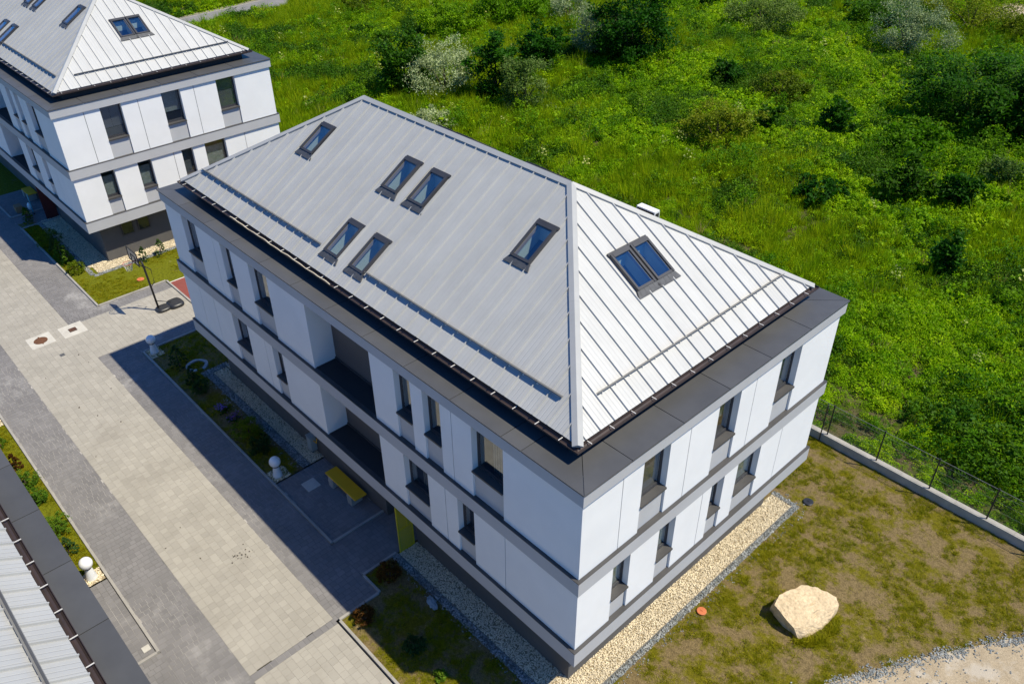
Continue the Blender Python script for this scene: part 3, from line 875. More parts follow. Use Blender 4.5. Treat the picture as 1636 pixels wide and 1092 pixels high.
    def cap(A, B, na, nb, wa, wb, name):
        up = (na + nb).normalized()
        prof = lambda p: [tuple(p + wa * .135 + na * .002), tuple(p + wb * .135 + nb * .002), tuple(p + wb * .135 + nb * .06), tuple(p + up * .085), tuple(p + wa * .135 + na * .06)]
        MB().rings([prof(A), prof(B)]).build(name, M['roofcap'], roof)
    for A, B, na, nb in corner.values():
        d = (B - A).normalized()
        wa = d.cross(na); wa = wa if wa.dot(nb) < 0 else -wa
        wb = d.cross(nb); wb = wb if wb.dot(na) < 0 else -wb
        n_ = 2
        for q in range(n_):
            cap(A + (B - A) * (q / n_) + d * (.002 if q else -.03), A + (B - A) * ((q + 1) / n_) - d * .002, na, nb, wa, wb, 'hip_cap')
    rA, rB = Vector((XR0, (Y0 + Y1) / 2, zr)), Vector((XR1, (Y0 + Y1) / 2, zr))
    for q in range(5):
        A = rA + (rB - rA) * (q / 5); B = rA + (rB - rA) * ((q + 1) / 5)
        cap(A + Vector((.002, 0, 0)), B - Vector((.002, 0, 0)), nS, nN, Vector((0, -1, -kS)).normalized(), Vector((0, 1, -kS)).normalized(), 'ridge_cap')
    # eave board, gutters, brackets
    prof = [(0.0, 0.02), (0.02, -0.05), (0.06, -0.085), (0.11, -0.085), (0.15, -0.05), (0.165, 0.005), (0.178, 0.005), (0.165, -0.06), (0.115, -0.1), (0.055, -0.1), (0.008, -0.06), (-0.01, 0.02)]
    gz = ze - 0.06
    def ring(o_): return [(X0 - o_, Y0 - o_), (X1 + o_, Y0 - o_), (X1 + o_, Y1 + o_), (X0 - o_, Y1 + o_)]
    for q in range(4):
        ra_ = [(*ring(o_)[q], gz + z) for o_, z in prof]; rb2 = [(*ring(o_)[(q + 1) % 4], gz + z) for o_, z in prof]
        gt = MB().rings([ra_, rb2]).build('gutter', M['gutter'], root)
        A = Vector((*ring(0.0)[q], gz)); B = Vector((*ring(0.0)[(q + 1) % 4], gz))
        d = (B - A).normalized(); out = Vector((d.y, -d.x, 0)); n_ = int((B - A).length / 0.84)
        for j in range(n_):
            c = A + (B - A) * ((j + 0.4) / n_)
            p = [c - d * .011 + out * .01, c + d * .011 + out * .01, c + d * .011 + out * .175, c - d * .011 + out * .175]
            MB().hexa([(v.x, v.y, gz + .006) for v in p] + [(v.x, v.y, gz + .02) for v in p]).build('gutter_bracket', M['zinc'], gt)
    for q in ((X0 + .03, X1 - .03, Y0 + .03, Y0 + .06), (X0 + .03, X1 - .03, Y1 - .06, Y1 - .03), (X1 - .06, X1 - .03, Y0 + .06, Y1 - .06), (X0 + .03, X0 + .06, Y0 + .06, Y1 - .06)):
        MB().box(*q, ze - 0.2, ze - 0.025).build('eave_board', M['cream'] if False else M['gutter'], root)
    # snow guards
    def guard(key, u0, u1, v):
        P = slopes[key][0]
        m = MB()
        for w0, w1, h0, h1 in ((v, v + .012, .045, .15), (v + .012, v + .05, .045, .055)):
            m.hexa([P(u0, w0, h0), P(u1, w0, h0), P(u1, w1, h0), P(u0, w1, h0), P(u0, w0, h1), P(u1, w0, h1), P(u1, w1, h1), P(u0, w1, h1)])
        sg = m.build('snow_guard', M['guard'], root)
        n_ = int((u1 - u0) / 0.5565)
        for j in range(n_):
            u = u0 + 0.2 + j * 0.5565
            MB().hexa([P(u - .015, v - .03, .0), P(u + .015, v - .03, .0), P(u + .015, v + .05, .0), P(u - .015, v + .05, .0), P(u - .015, v - .03, .05), P(u + .015, v - .03, .05), P(u + .015, v + .05, .05), P(u - .015, v + .05, .05)]).build('guard_clamp', M['zinc'], sg)
    guard('S', -22.62 - X0, -13.8 - X0, 0.68)
    guard('S', -11.08 - X0, -2.18 - X0, 0.68)
    guard('E', 2.2 - Y0, 11.13 - Y0, 0.68)
    return root

M['darkglass'] = pbr('dark_glass', (0.03, 0.035, 0.03), rough=0.06, spec=0.8)
B1 = make_building()
tag(B1, 'white apartment block with grey bands and silver hipped roof, standing whole in the middle', 'building', 'matching apartment blocks')
B2 = copy_tree(B1)
B2.location = (OX2, 0, 0)
tag(B2, 'matching white apartment block cut off at the upper left, behind the basketball hoop', 'building')
B3 = copy_tree(B1)
B3.location = (-24.5, -9.9, 0)
B3.rotation_euler = (0, 0, math.pi)
tag(B3, 'matching apartment block of which only cap and roof edge show at the lower left', 'building')

# ------------------------------------------------------------------ props on the paving and lawns
M['lampwhite'] = pbr('lamp_white', (0.82, 0.82, 0.82), (0.8, 0.8, 0.8), 0.3)
M['lampmetal'] = pbr('lamp_post_paint', (0.76, 0.76, 0.76), rough=0.45)
M['concrete'] = pbr('pale_concrete', (0.40, 0.375, 0.33), (0.31, 0.29, 0.255), 0.85, 2.0, bscale=40)
M['slab'] = pbr('pale_slab', (0.55, 0.52, 0.46), (0.46, 0.43, 0.38), 0.85, 2.5, bscale=40)
M['rust'] = pbr('rusty_iron', (0.16, 0.065, 0.028), (0.1, 0.045, 0.022), 0.8, 6.0)
M['yellow'] = pbr('ochre_board', (0.85, 0.45, 0.01), (0.78, 0.4, 0.01), 0.55, 2.0)
M['yellowsteel'] = pbr('yellow_steel', (0.62, 0.50, 0.02), rough=0.5)
M['black'] = pbr('black_plastic', (0.03, 0.03, 0.032), (0.022, 0.022, 0.025), 0.4, 4.0)
M['blacksteel'] = pbr('black_steel', (0.022, 0.022, 0.024), rough=0.5)
M['orange'] = pbr('orange_plastic', (0.62, 0.19, 0.07), (0.52, 0.14, 0.05), 0.6, 4.0)
M['redpaint'] = pbr('red_steel', (0.5, 0.03, 0.03), rough=0.5)
M['netcord'] = pbr('white_cord', (0.75, 0.72, 0.66), rough=0.8)
M['boxgrey'] = pbr('meter_box_paint', (0.36, 0.39, 0.38), rough=0.6)
M['rock'] = pbr('limestone', (0.62, 0.48, 0.30), (0.50, 0.37, 0.22), 0.85, 1.6, bscale=7, bstr=0.6, bdist=0.05, fine=11)
M['bag'] = pbr('pale_plastic', (0.3, 0.35, 0.37), (0.2, 0.24, 0.26), 0.6, 4.0)
M['blue'] = pbr('blue_plastic', (0.02, 0.42, 0.55), rough=0.5)

def bollard(x, y, label, pad):
    r = empty('bollard_lamp', (x, y, 0.0))
    tag(r, label, 'lamp', 'globe bollard lamps by the path')
    MB().lathe([(0.21, 0.0), (0.20, 0.03), (0.125, 0.52), (0.12, 0.55)], 24).build('post', M['lampmetal'], r, True)
    MB().lathe([(0.10, 0.55), (0.14, 0.555), (0.14, 0.585), (0.1, 0.59)], 24).build('collar', M['black'], r)
    prof = [(0.235 * math.sin(t), 0.79 - 0.235 * math.cos(t)) for t in np.linspace(0.5, math.pi - 0.001, 18)]
    MB().lathe(prof, 28).build('globe', M['lampwhite'], r, True)
    b = MB().add([(pad[0], pad[2], 0.009), (pad[1], pad[2], 0.009), (pad[1], pad[3], 0.009), (pad[0], pad[3], 0.009)], [(0, 1, 2, 3)])
    pd = tag(b.build('gravel_pad', M['gravelbed']), kind='structure')
    stones('cream_gravel', [pad], 600, 0.02, 0.042, M['creamstone'], pd, 0.014, int(abs(x * 10)))
bollard(-27.6, -1.18, 'white globe bollard lamp at the far end of the shaded planter', (-27.95, -27.1, -1.5, -0.85))
bollard(-15.58, -1.2, 'white globe bollard lamp between the shaded planter and the bench terrace', (-16.0, -15.25, -1.5, -0.75))
bollard(-15.6, -8.82, 'sunlit white globe bollard lamp beside the dark roof cap at lower left', (-15.9, -15.25, -9.3, -8.46))
pdl = tag(MB().add([(-28, -9.3, 0.009), (-26.9, -9.3, 0.009), (-26.9, -8.46, 0.009), (-28, -8.46, 0.009)], [(0, 1, 2, 3)]).build('gravel_pad', M['gravelbed']), kind='structure')
stones('cream_gravel', [(-28, -26.9, -9.3, -8.46)], 450, 0.02, 0.045, M['creamstone'], pdl, 0.014, 77)

# bench on the terrace
def bench(x0, x1, y0, y1, label):
    cx, cy = (x0 + x1) / 2, (y0 + y1) / 2
    r = empty('bench', (cx, cy, 0))
    tag(r, label, 'bench', 'ochre benches by the entrances')
    hx, hy = (x1 - x0) / 2, (y1 - y0) / 2
    MB().rings([[(-hx, -hy, .45), (hx, -hy, .45), (hx, hy, .45), (-hx, hy, .45)], [(-hx, -hy, .495), (hx, -hy, .495), (hx, hy, .495), (-hx, hy, .495)], [(-hx + .01, -hy + .01, .505), (hx - .01, -hy + .01, .505), (hx - .01, hy - .01, .505), (-hx + .01, hy - .01, .505)]]).build('seat', M['yellow'], r)
    for sx in (-1, 1):
        c = sx * hx * 0.62
        MB().prism([(c - .16, -hy - .03), (c + .16, -hy - .03), (c + .12, hy * .8), (c - .12, hy * .8)], -0.02, 0.45).build('leg', M['concrete'], r)
bench(-13.92, -11.76, 0.08, 0.63, 'long ochre bench on two concrete legs by the entrance, in the shade')
bench(-51.6, -50.2, 0.15, 0.72, 'ochre bench in the shade of the upper left block')

sl_ = box(-14.48, -13.88, -0.78, -0.2, -0.01, 0.02).build('concrete_slab', M['slab'])
tag(sl_, 'pale square concrete slab lying in the shaded terrace paving', 'slab')

M['clod'] = pbr('soil_clod', (0.07, 0.055, 0.04), rough=0.95)
cl_ = []
for k in range(26):
    x, y = random.gauss(-12.75, .28), random.gauss(-4.35, .2); cl_.append((x - .05, x + .05, y - .05, y + .05))
for k in range(14):
    x, y = random.uniform(-30, -9), random.uniform(-6.4, -3.5); cl_.append((x - .05, x + .05, y - .05, y + .05))
stones('soil_crumbs', cl_, 160, 0.012, 0.045, M['clod'], None, 0.004, 61)

# yellow screen beside the entrance
r = tag(empty('yellow_screen', (-8.8, 0.35, 0)), 'tall yellow steel mesh screen beside the shaded entrance', 'screen')
f = MB()
y0, y1, zt_ = -0.34, 0.34, 2.4
for q in ((y0, y0 + .045, .02, zt_), (y1 - .045, y1, .02, zt_), (y0 + .045, y1 - .045, .02, .065), (y0 + .045, y1 - .045, zt_ - .045, zt_), (y0 + .045, y1 - .045, 1.15, 1.19), (0.08, 0.12, 1.19, zt_ - .045)):
    f.box(-.022, .022, *q)
f.build('frame', M['yellowsteel'], r)
me_ = MB()
for k in range(22):
    y = y0 + .05 + k * (y1 - y0 - .1) / 21
    me_.box(-.004, .004, y - .004, y + .004, .065, zt_ - .045)
for k in range(70):
    z = .08 + k * (zt_ - .15) / 69
    me_.box(-.0045, .0035, y0 + .045, y1 - .045, z - .004, z + .004)
tag(me_.build('mesh', M['yellowsteel'], r), kind='stuff')

# meter box with yellow pipe against the wall
r = tag(empty('meter_box', (-15.8, 0.62, 0)), 'grey meter box on a stand with a yellow pipe against the shaded wall', 'meter box')
MB().box(-.17, .17, -.1, .16, .2, .92).box(-.19, .19, -.12, .17, .92, .95).build('cabinet', M['boxgrey'], r)
MB().box(-.14, .14, -.112, -.1, .25, .88).build('door', M['boxgrey'], r)
MB().box(-.05, .05, -.05, .05, -.02, .2).build('stand', M['black'], r)
MB().tube([(.17, .05, .75), (.38, .05, .75), (.38, .1, .95)], .022, 8).build('pipe', M['yellow'], r)

# pale ring in the planter
t = MB(); rr = []
for i in range(28):
    a = 2 * math.pi * i / 28 * 0.93 + 0.2
    k = 1 + 0.03 * math.sin(5 * a)
    rr.append([(0.36 * k * math.cos(a), 0.36 * k * math.sin(a), 0), (0.53 * k * math.cos(a), 0.53 * k * math.sin(a), 0), (0.52 * k * math.cos(a), 0.52 * k * math.sin(a), .07), (0.37 * k * math.cos(a), 0.37 * k * math.sin(a), .08)])
t.rings(rr)
o = t.build('stone_ring', M['bag'])
o.location = (-25.05, -0.15, 0.0)
tag(o, 'pale ring of edging lying on the dark planter grass', 'ring')

# manholes in the path
def disc(n, rx, ry, z0, z1):
    return MB().prism([(rx * math.cos(2 * math.pi * i / n), ry * math.sin(2 * math.pi * i / n)) for i in range(n)], z0, z1)
r = tag(empty('manhole', (-32.65, -4.98, 0)), 'rusty round manhole cover set in a pale square slab on the path', 'manhole')
MB().box(-.6, .6, -.58, .58, -.03, .006).build('surround', M['slab'], r)
cv = disc(28, .33, .33, .006, .016).build('cover', M['rust'], r)
ribs = MB()
for i in range(-3, 4):
    h = math.sqrt(max(.30 ** 2 - (i * .08) ** 2, 0)); ribs.box(i * .08 - .015, i * .08 + .015, -h, h, .016, .022)
ribs.build('ribs', M['rust'], cv)
MB().box(-.40, -.34, -.03, .03, .006, .02).box(.34, .40, -.03, .03, .006, .02).build('lug', M['rust'], r)
r = tag(empty('drain_grate', (-32.54, -3.42, 0)), 'small square rusty drain grate set in a pale square slab', 'drain')
MB().box(-.6, .6, -.58, .58, -.03, .006).build('surround', M['slab'], r)
MB().box(-.19, .19, -.19, .19, .006, .012).build('frame', M['black'], r)
for i in range(7):
    MB().box(-.17, .17, -.165 + i * .05, -.135 + i * .05, .012, .022).build('bar', M['rust'], r)
r = tag(empty('floor_gully', (-30.6, -4.62, 0)), 'tiny dark grey gully grate set flush in the beige path', 'drain')
MB().box(-.13, .13, -.11, .11, -.02, .008).build('frame', M['guard'], r)
for i in range(4):
    MB().box(-.1, .1, -.085 + i * .05, -.06 + i * .05, .008, .013).build('bar', M['black'], r)
o = box(-11.5, -11.25, -8.75, -8.5, -.02, .012).build('concrete_tile', M['slab'])
tag(o, 'small pale concrete tile in the inner corner of the kerb at lower left', 'tile')

# drain caps on the lawns
def drain_cap(x, y, mat, label, rad=.17):
    r = tag(empty('inspection_cover', (x, y, 0)), label, 'drain lid')
    MB().lathe([(rad * .9, -.1), (rad * .9, .04), (rad, .045), (rad, .07), (rad * .92, .08), (0.001, .085)], 24).build('lid', mat, r)
    MB().box(-.05, .05, -.012, .012, .084, .1).build('grip', mat, r)
drain_cap(.5, 6.02, M['orange'], 'round orange drain lid on the lawn beside the gravel strip')
drain_cap(.3, 13.3, M['black'], 'round black drain lid on the lawn near the far end of the gravel', .2)
drain_cap(-35.0, 1.26, M['orange'], 'orange drain lid on the lawn behind the basketball hoop', .2)

# basketball hoop
r = tag(empty('basketball_hoop', (-31.15, 0.75, 0)), 'portable black basketball hoop with red rim standing on the pale paving', 'basketball hoop')
X0_, Y0_ = -31.15, 0.75
def loc(p): return (p[0] - X0_, p[1] - Y0_, p[2])
tk = MB()
def tank(cx, cy, hx, hy, h):
    pr = []
    for (s, z) in ((.9, 0), (1.0, .05), (1.0, h * .6), (.85, h), (.5, h + .02)):
        pr.append([(cx + s * hx * math.copysign(abs(math.cos(t)) ** .6, math.cos(t)), cy + s * hy * math.copysign(abs(math.sin(t)) ** .6, math.sin(t)), z) for t in np.linspace(0, 2 * math.pi, 20, endpoint=False)])
    tk.rings(pr)
tank(0.02, 0.12, .34, .38, .16); tank(0.02, 0.80, .46, .42, .2)
tk.box(-.15, .2, .4, .6, .02, .14)
tk.build('base', M['black'], r, True)
kn = (-31.13, 0.48, 3.1)
MB().tube([loc((-31.2, .66, .1)), loc((-31.14, .52, 2.75)), loc(kn)], .055, 10).build('pole', M['blacksteel'], r, True)
MB().tube([loc(kn), loc((-31.13, .2, 3.45))], .03, 8).tube([loc((-31.13, .5, 2.75)), loc((-31.13, .2, 3.2))], .025, 8).build('arm', M['blacksteel'], r)
MB().tube([loc((-31.2, .62, 1.5)), loc((-31.17, .82, 1.7)), loc((-31.13, .82, 2.5)), loc((-31.13, .55, 2.8))], .022, 8).build('lift_handle', M['blacksteel'], r)
MB().tube([loc((-31.2, .68, .6)), loc((-31.2, 1.45, .18))], .018, 6).build('strut', M['blacksteel'], r)
bb = MB()
bx0, bx1, bz0, bz1, by = -31.79, -30.47, 3.18, 3.92, 0.12
for q in ((bx0, bx1, bz0, bz0 + .05), (bx0, bx1, bz1 - .05, bz1), (bx0, bx0 + .05, bz0 + .05, bz1 - .05), (bx1 - .05, bx1, bz0 + .05, bz1 - .05), (-31.4, -31.36, bz0 + .05, bz0 + .45), (-30.9, -30.86, bz0 + .05, bz0 + .45), (-31.36, -30.9, bz0 + .41, bz0 + .45)):
    a_ = loc((q[0], by, q[2])); b_ = loc((q[1], by + .04, q[3])); bb.box(a_[0], b_[0], a_[1], b_[1], a_[2], b_[2])
bd = bb.build('backboard', M['blacksteel'], r)
M['smoke'] = glass_mat('smoked_acrylic', (0.25, 0.27, 0.3), 0.06)
a_ = loc((bx0 + .05, by + .015, bz0 + .05)); b_ = loc((bx1 - .05, by + .025, bz1 - .05))
MB().box(a_[0], b_[0], a_[1], b_[1], a_[2], b_[2]).build('panel', M['smoke'], bd)
rc = loc((-31.13, -0.2, 3.27))
rim = MB().tube([(rc[0] + .23 * math.cos(t), rc[1] + .23 * math.sin(t), rc[2]) for t in np.linspace(0, 2 * math.pi, 25)], .012, 6)
rim.tube([(rc[0], rc[1] + .23, rc[2]), (rc[0], rc[1] + .33, rc[2])], .03, 6)
rm = rim.build('rim', M['redpaint'], r)
nt_ = MB()
for i in range(12):
    for sgn in (-1, 1):
        pts = []
        for k in range(5):
            t = 2 * math.pi * (i + sgn * k * .5) / 12; q = k / 4
            rad = .23 - .1 * q
            pts.append((rc[0] + rad * math.cos(t), rc[1] + rad * math.sin(t), rc[2] - .42 * q))
        nt_.tube(pts, .006, 4)
nt_.build('net', M['netcord'], rm)

# boulder
hull = [(2.47, 8.99, .72), (2.9, 9.32, .66), (3.52, 9.58, .48), (3.7, 9.42, .35), (3.74, 9.25, .12), (3.69, 9.02, .2), (3.75, 8.63, .15), (3.64, 8.17, .12), (3.55, 7.93, .12), (3.38, 7.44, .08), (3.18, 7.41, .45), (2.76, 7.45, .6), (2.29, 7.55, .7), (2.18, 7.97, .8), (2.31, 8.33, .8),
        (2.05, 7.85, -.1), (2.63, 7.62, -.1), (3.36, 7.46, -.1), (3.75, 8.2, -.1), (3.78, 9.2, -.1), (3.5, 9.7, -.1), (2.6, 9.4, -.1), (2.1, 8.6, -.1), (2.9, 8.4, .66), (3.0, 7.9, .55), (2.6, 7.9, .72), (3.35, 8.7, .45)]
import bmesh
bm = bmesh.new()
for p in hull: bm.verts.new((p[0] - 2.9, p[1] - 8.5, p[2]))
res = bmesh.ops.convex_hull(bm, input=bm.verts)
bmesh.ops.delete(bm, geom=[v for v in bm.verts if not v.link_faces], context='VERTS')
bmesh.ops.triangulate(bm, faces=bm.faces)
bmesh.ops.subdivide_edges(bm, edges=bm.edges, cuts=9, use_grid_fill=True)
bm.normal_update()
from mathutils import noise as mnoise
for v in bm.verts:
    q = v.co * 1.9
    d = mnoise.fractal(q, 0.9, 2.1, 6) * 0.062 + mnoise.fractal(v.co * 9, 0.8, 2.0, 3) * .012
    # the crack across its top
    ax, ay, bx_, by_ = .22, .18, .52, -.04
    tt = max(0.0, min(1.0, ((v.co.x - ax) * (bx_ - ax) + (v.co.y - ay) * (by_ - ay)) / ((bx_ - ax) ** 2 + (by_ - ay) ** 2)))
    dd = math.hypot(v.co.x - ax - tt * (bx_ - ax), v.co.y - ay - tt * (by_ - ay))
    if v.normal.z > .3 and dd < .045: d -= .09 * (1 - dd / .045)
    v.co += v.normal * d
me = bpy.data.meshes.new('boulder'); bm.to_mesh(me); bm.free(); me.materials.append(M['rock'])
o = link('boulder', me, None, (2.9, 8.5, 0))
tag(o, 'big pale yellow limestone boulder with a crack lying on the patchy lawn', 'boulder')

# crumpled plastic by the rubble
bm = bmesh.new(); bmesh.ops.create_icosphere(bm, subdivisions=3, radius=1)
for v in bm.verts:
    v.co = Vector((v.co.x * .3, v.co.y * .14, v.co.z * .06)) * (1 + .5 * mnoise.noise(v.co * 2.3)); v.co.z += .06
me = bpy.data.meshes.new('plastic_bag'); bm.to_mesh(me); bm.free(); me.materials.append(M['bag'])
o = link('plastic_bag', me, None, (-6.2, -.55, 0)); o.rotation_euler = (0, 0, -.3)
tag(o, 'pale crumpled scrap lying on the dark shaded grass near the wall', 'litter')

# outdoor unit on the far parapet cap
r = tag(empty('air_conditioner', (-8.16, 12.35, zP)), 'white air conditioner unit peeping over the hip of the silver roof', 'air conditioner')
MB().box(-.44, .44, -.15, .15, .08, .63).build('casing', M['lampwhite'], r)
MB().box(-.4, .4, -.165, -.152, .12, .58).build('grille', M['black'], r)
MB().box(.442, .455, -.1, .1, .15, .55).build('side_vent', M['black'], r)
MB().box(-.35, -.29, -.15, .15, 0, .08).build('foot', M['black'], r)
MB().box(.29, .35, -.15, .15, 0, .08).build('foot', M['black'], r)

# thin wavy cream strand along the long gutter
pts = []
for i in range(61):
    x = -19.0 + i * 0.115
    pts.append((x, 0.63 + .012 * math.sin(i * .9), 10.0 + .015 * math.sin(i * .37)))
o = MB().tube(pts, .018, 5).build('cable', M['cream'])
tag(o, 'cream strand lying along the long gutter of the middle block', 'cable')

# low wall with wire fence at the back of the lawn
r = tag(empty('garden_fence', (-1.1, 17.08, 0)), 'low concrete wall carrying black posts and thin wire mesh at the lawn edge', 'fence')
for k in range(-24, 7):
    box(k * 2.2 - 1.098, k * 2.2 + 1.098, -.14, .12, -.2, .4 + .006 * (k % 2)).build('wall_segment', M['concrete'], r)
for k in range(-8, 7):
    MB().tube([(k * 2.22, -.02, .4), (k * 2.22, -.02, 2.0)], .03, 8).build('post', M['blacksteel'], r)
    for a in (.6, 1.0, 1.4, 1.75, 1.95):
        MB().tube([(k * 2.22, -.02, a), (k * 2.22 + 2.22, -.02, a)], .004 if a < 1.9 else .012, 4).build('wire', M['guard'], r)
    w = MB()
    for q in range(44):
        x = k * 2.22 + .025 + q * .05
        w.box(x - .0012, x + .0012, -.0212, -.0188, .42, 1.97)
    tag(w.build('wire_mesh', M['guard'], r), kind='stuff')
r = tag(empty('gate_post', (-1.3, 16.86, 0)), 'single black post standing in the lawn just in front of the wall', 'post')
MB().tube([(0, 0, -.1), (0, 0, 2.0)], .028, 8).build('shaft', M['blacksteel'], r)
MB().lathe([(.035, 2.0), (.035, 2.02), (.01, 2.03)], 8).build('cap', M['blacksteel'], r)

# things under the upper left block
r = tag(empty('red_screen', (-46.65, .42, 0)), 'tall dark red screen beside the shaded entrance of the upper left block', 'screen')
MB().box(-.012, .012, -.33, .33, .07, 2.38).build('panel', M['redplaster'], r)
MB().box(-.025, .025, -.37, -.33, .02, 2.42).box(-.025, .025, .33, .37, .02, 2.42).box(-.025, .025, -.33, .33, .02, .07).box(-.025, .025, -.33, .33, 2.38, 2.42).build('frame', M['redplaster'], r)
r = tag(empty('broom', (-48.15, -.3, 0)), 'turquoise handled broom leaning in the shade of the upper left block', 'broom')
MB().tube([(0, 0, .06), (-.1, .05, 1.35)], .022, 6).build('handle', M['blue'], r)
MB().box(-.16, .16, -.04, .04, 0, .1).build('head', M['black'], r)
r = tag(empty('flower_tub', (-47.7, -.75, 0)), 'tub of yellow flowers at the planter corner by the upper left block', 'flower tub')
MB().lathe([(.13, 0), (.17, .26), (.15, .26), (.13, .2)], 14).build('pot', M['plinth'], r)
fl = MB()
for i in range(24):
    a = random.uniform(0, 6.3); q = random.uniform(0, .17); z = random.uniform(.3, .5)
    fl.lathe([(.001, -.03), (.04, 0), (.03, .025), (.001, .03)], 6, (q * math.cos(a), q * math.sin(a), z))
tag(fl.build('blossom', M['yellowsteel'], r), kind='stuff')
o = bpy.data.objects.new('paper_sack', None)
bm = bmesh.new(); bmesh.ops.create_icosphere(bm, subdivisions=2, radius=1)
for v in bm.verts: v.co = Vector((v.co.x * .16, v.co.y * .14, v.co.z * .28 + .27)) * (1 + .15 * mnoise.noise(v.co * 2))
me = bpy.data.meshes.new('paper_sack'); bm.to_mesh(me); bm.free(); me.materials.append(M['lampwhite'])
bpy.data.objects.remove(o)
o = link('paper_sack', me, None, (-48.9, -.25, 0))
tag(o, 'white sack standing in the shade beside the broom', 'sack')
M['boxbrown'] = pbr('cardboard', (0.3, 0.19, 0.1), rough=0.9)
o = MB().prism([(-.3, -.2), (.28, -.22), (.3, .2), (-.28, .22)], 0, .42).build('cardboard_box', M['boxbrown']); o.location = (-49.2, -.85, 0)
tag(o, 'brown cardboard box on the shaded terrace of the upper left block', 'box')

# ------------------------------------------------------------------ plants
G1, G2, G3, G4 = (0.035, 0.10, 0.006), (0.085, 0.19, 0.008), (0.14, 0.25, 0.01), (0.19, 0.27, 0.015)
M['weed'] = leaf_mat('weed_leaf', [(0.25, (0.08, 0.20, 0.002)), (0.42, (0.175, 0.34, 0.002)), (0.58, (0.25, 0.405, 0.003)), (0.75, (0.345, 0.425, 0.005))], 0.09, 0.45)
M['grass'] = leaf_mat('grass_blade', [(0.25, (0.13, 0.25, 0.003)), (0.5, (0.26, 0.36, 0.005)), (0.75, (0.37, 0.41, 0.012))], 0.08, 0.4)
M['darkweed'] = leaf_mat('dark_weed_leaf', [(0.3, (0.03, 0.09, 0.003)), (0.7, (0.07, 0.17, 0.004))], 0.15, 0.35)
M['straw'] = leaf_mat('straw', [(0.3, (0.35, 0.28, 0.10)), (0.7, (0.42, 0.36, 0.12))], 0.3, 0.2)
M['pale'] = leaf_mat('pale_flower_head', [(0.3, (0.30, 0.36, 0.08)), (0.7, (0.42, 0.44, 0.14))], 0.3, 0.3)
M['silver'] = leaf_mat('silver_leaf', [(0.3, (0.16, 0.22, 0.09)), (0.55, (0.32, 0.38, 0.19)), (0.75, (0.42, 0.47, 0.25))], 0.5, 0.25, 2.0, 0.3)
M['olivesilver'] = leaf_mat('grey_green_leaf', [(0.3, (0.08, 0.15, 0.02)), (0.7, (0.21, 0.28, 0.06))], 0.5, 0.35, 2.0, 0.4)
M['olive'] = leaf_mat('olive_leaf', [(0.3, (0.07, 0.125, 0.004)), (0.7, (0.17, 0.21, 0.006))], 0.4, 0.35, 2.0, 0.4)
M['darktree'] = leaf_mat('dark_tree_leaf', [(0.3, (0.018, 0.07, 0.003)), (0.7, (0.05, 0.15, 0.004))], 0.4, 0.4, 1.5, 0.4)
M['robinia'] = leaf_mat('robinia_leaf', [(0.3, (0.015, 0.075, 0.003)), (0.7, (0.045, 0.15, 0.004))], 0.35, 0.45, 1.5, 0.4)
M['bright'] = leaf_mat('bright_leaf', [(0.3, (0.07, 0.19, 0.003)), (0.7, (0.16, 0.31, 0.004))], 0.3, 0.45, 1.5, 0.35)
M['conifer'] = leaf_mat('conifer_needle', [(0.3, (0.02, 0.05, 0.012)), (0.7, (0.05, 0.105, 0.02))], 1.0, 0.15, 5.0, 0.4)
M['thuja'] = leaf_mat('thuja_green', [(0.3, (0.05, 0.12, 0.008)), (0.7, (0.11, 0.20, 0.012))], 1.0, 0.2, 5.0, 0.4)
M['barberry'] = leaf_mat('barberry_leaf', [(0.3, (0.06, 0.02, 0.008)), (0.7, (0.21, 0.075, 0.012))], 1.0, 0.3, 5.0, 0.4)
M['purple'] = leaf_mat('purple_flower', [(0.3, (0.16, 0.08, 0.32)), (0.7, (0.24, 0.12, 0.42))], 1.0, 0.2, 5.0, 0.3)
M['bark'] = pbr('bark', (0.09, 0.065, 0.045), (0.06, 0.045, 0.03), 0.95, 6.0)

def leaf_quads(C, size, r, up=0.5, aspect=0.5, fold=0.0):
    """one kite-shaped leaf at each point"""
    n = len(C)
    nrm = r.normal(size=(n, 3)); nrm[:, 2] = np.abs(nrm[:, 2]) * (0.5 + up) + up
    nrm /= np.linalg.norm(nrm, axis=1, keepdims=True)
    t = r.normal(size=(n, 3))
    t -= (t * nrm).sum(1, keepdims=True) * nrm
    t /= np.linalg.norm(t, axis=1, keepdims=True)
    b = np.cross(nrm, t)
    s = (size * r.uniform(0.6, 1.3, n))[:, None]
    return np.stack([C - t * s * .5, C + b * s * aspect * .5 + t * s * .05, C + t * s * .5, C - b * s * aspect * .5 + t * s * .05], 1)

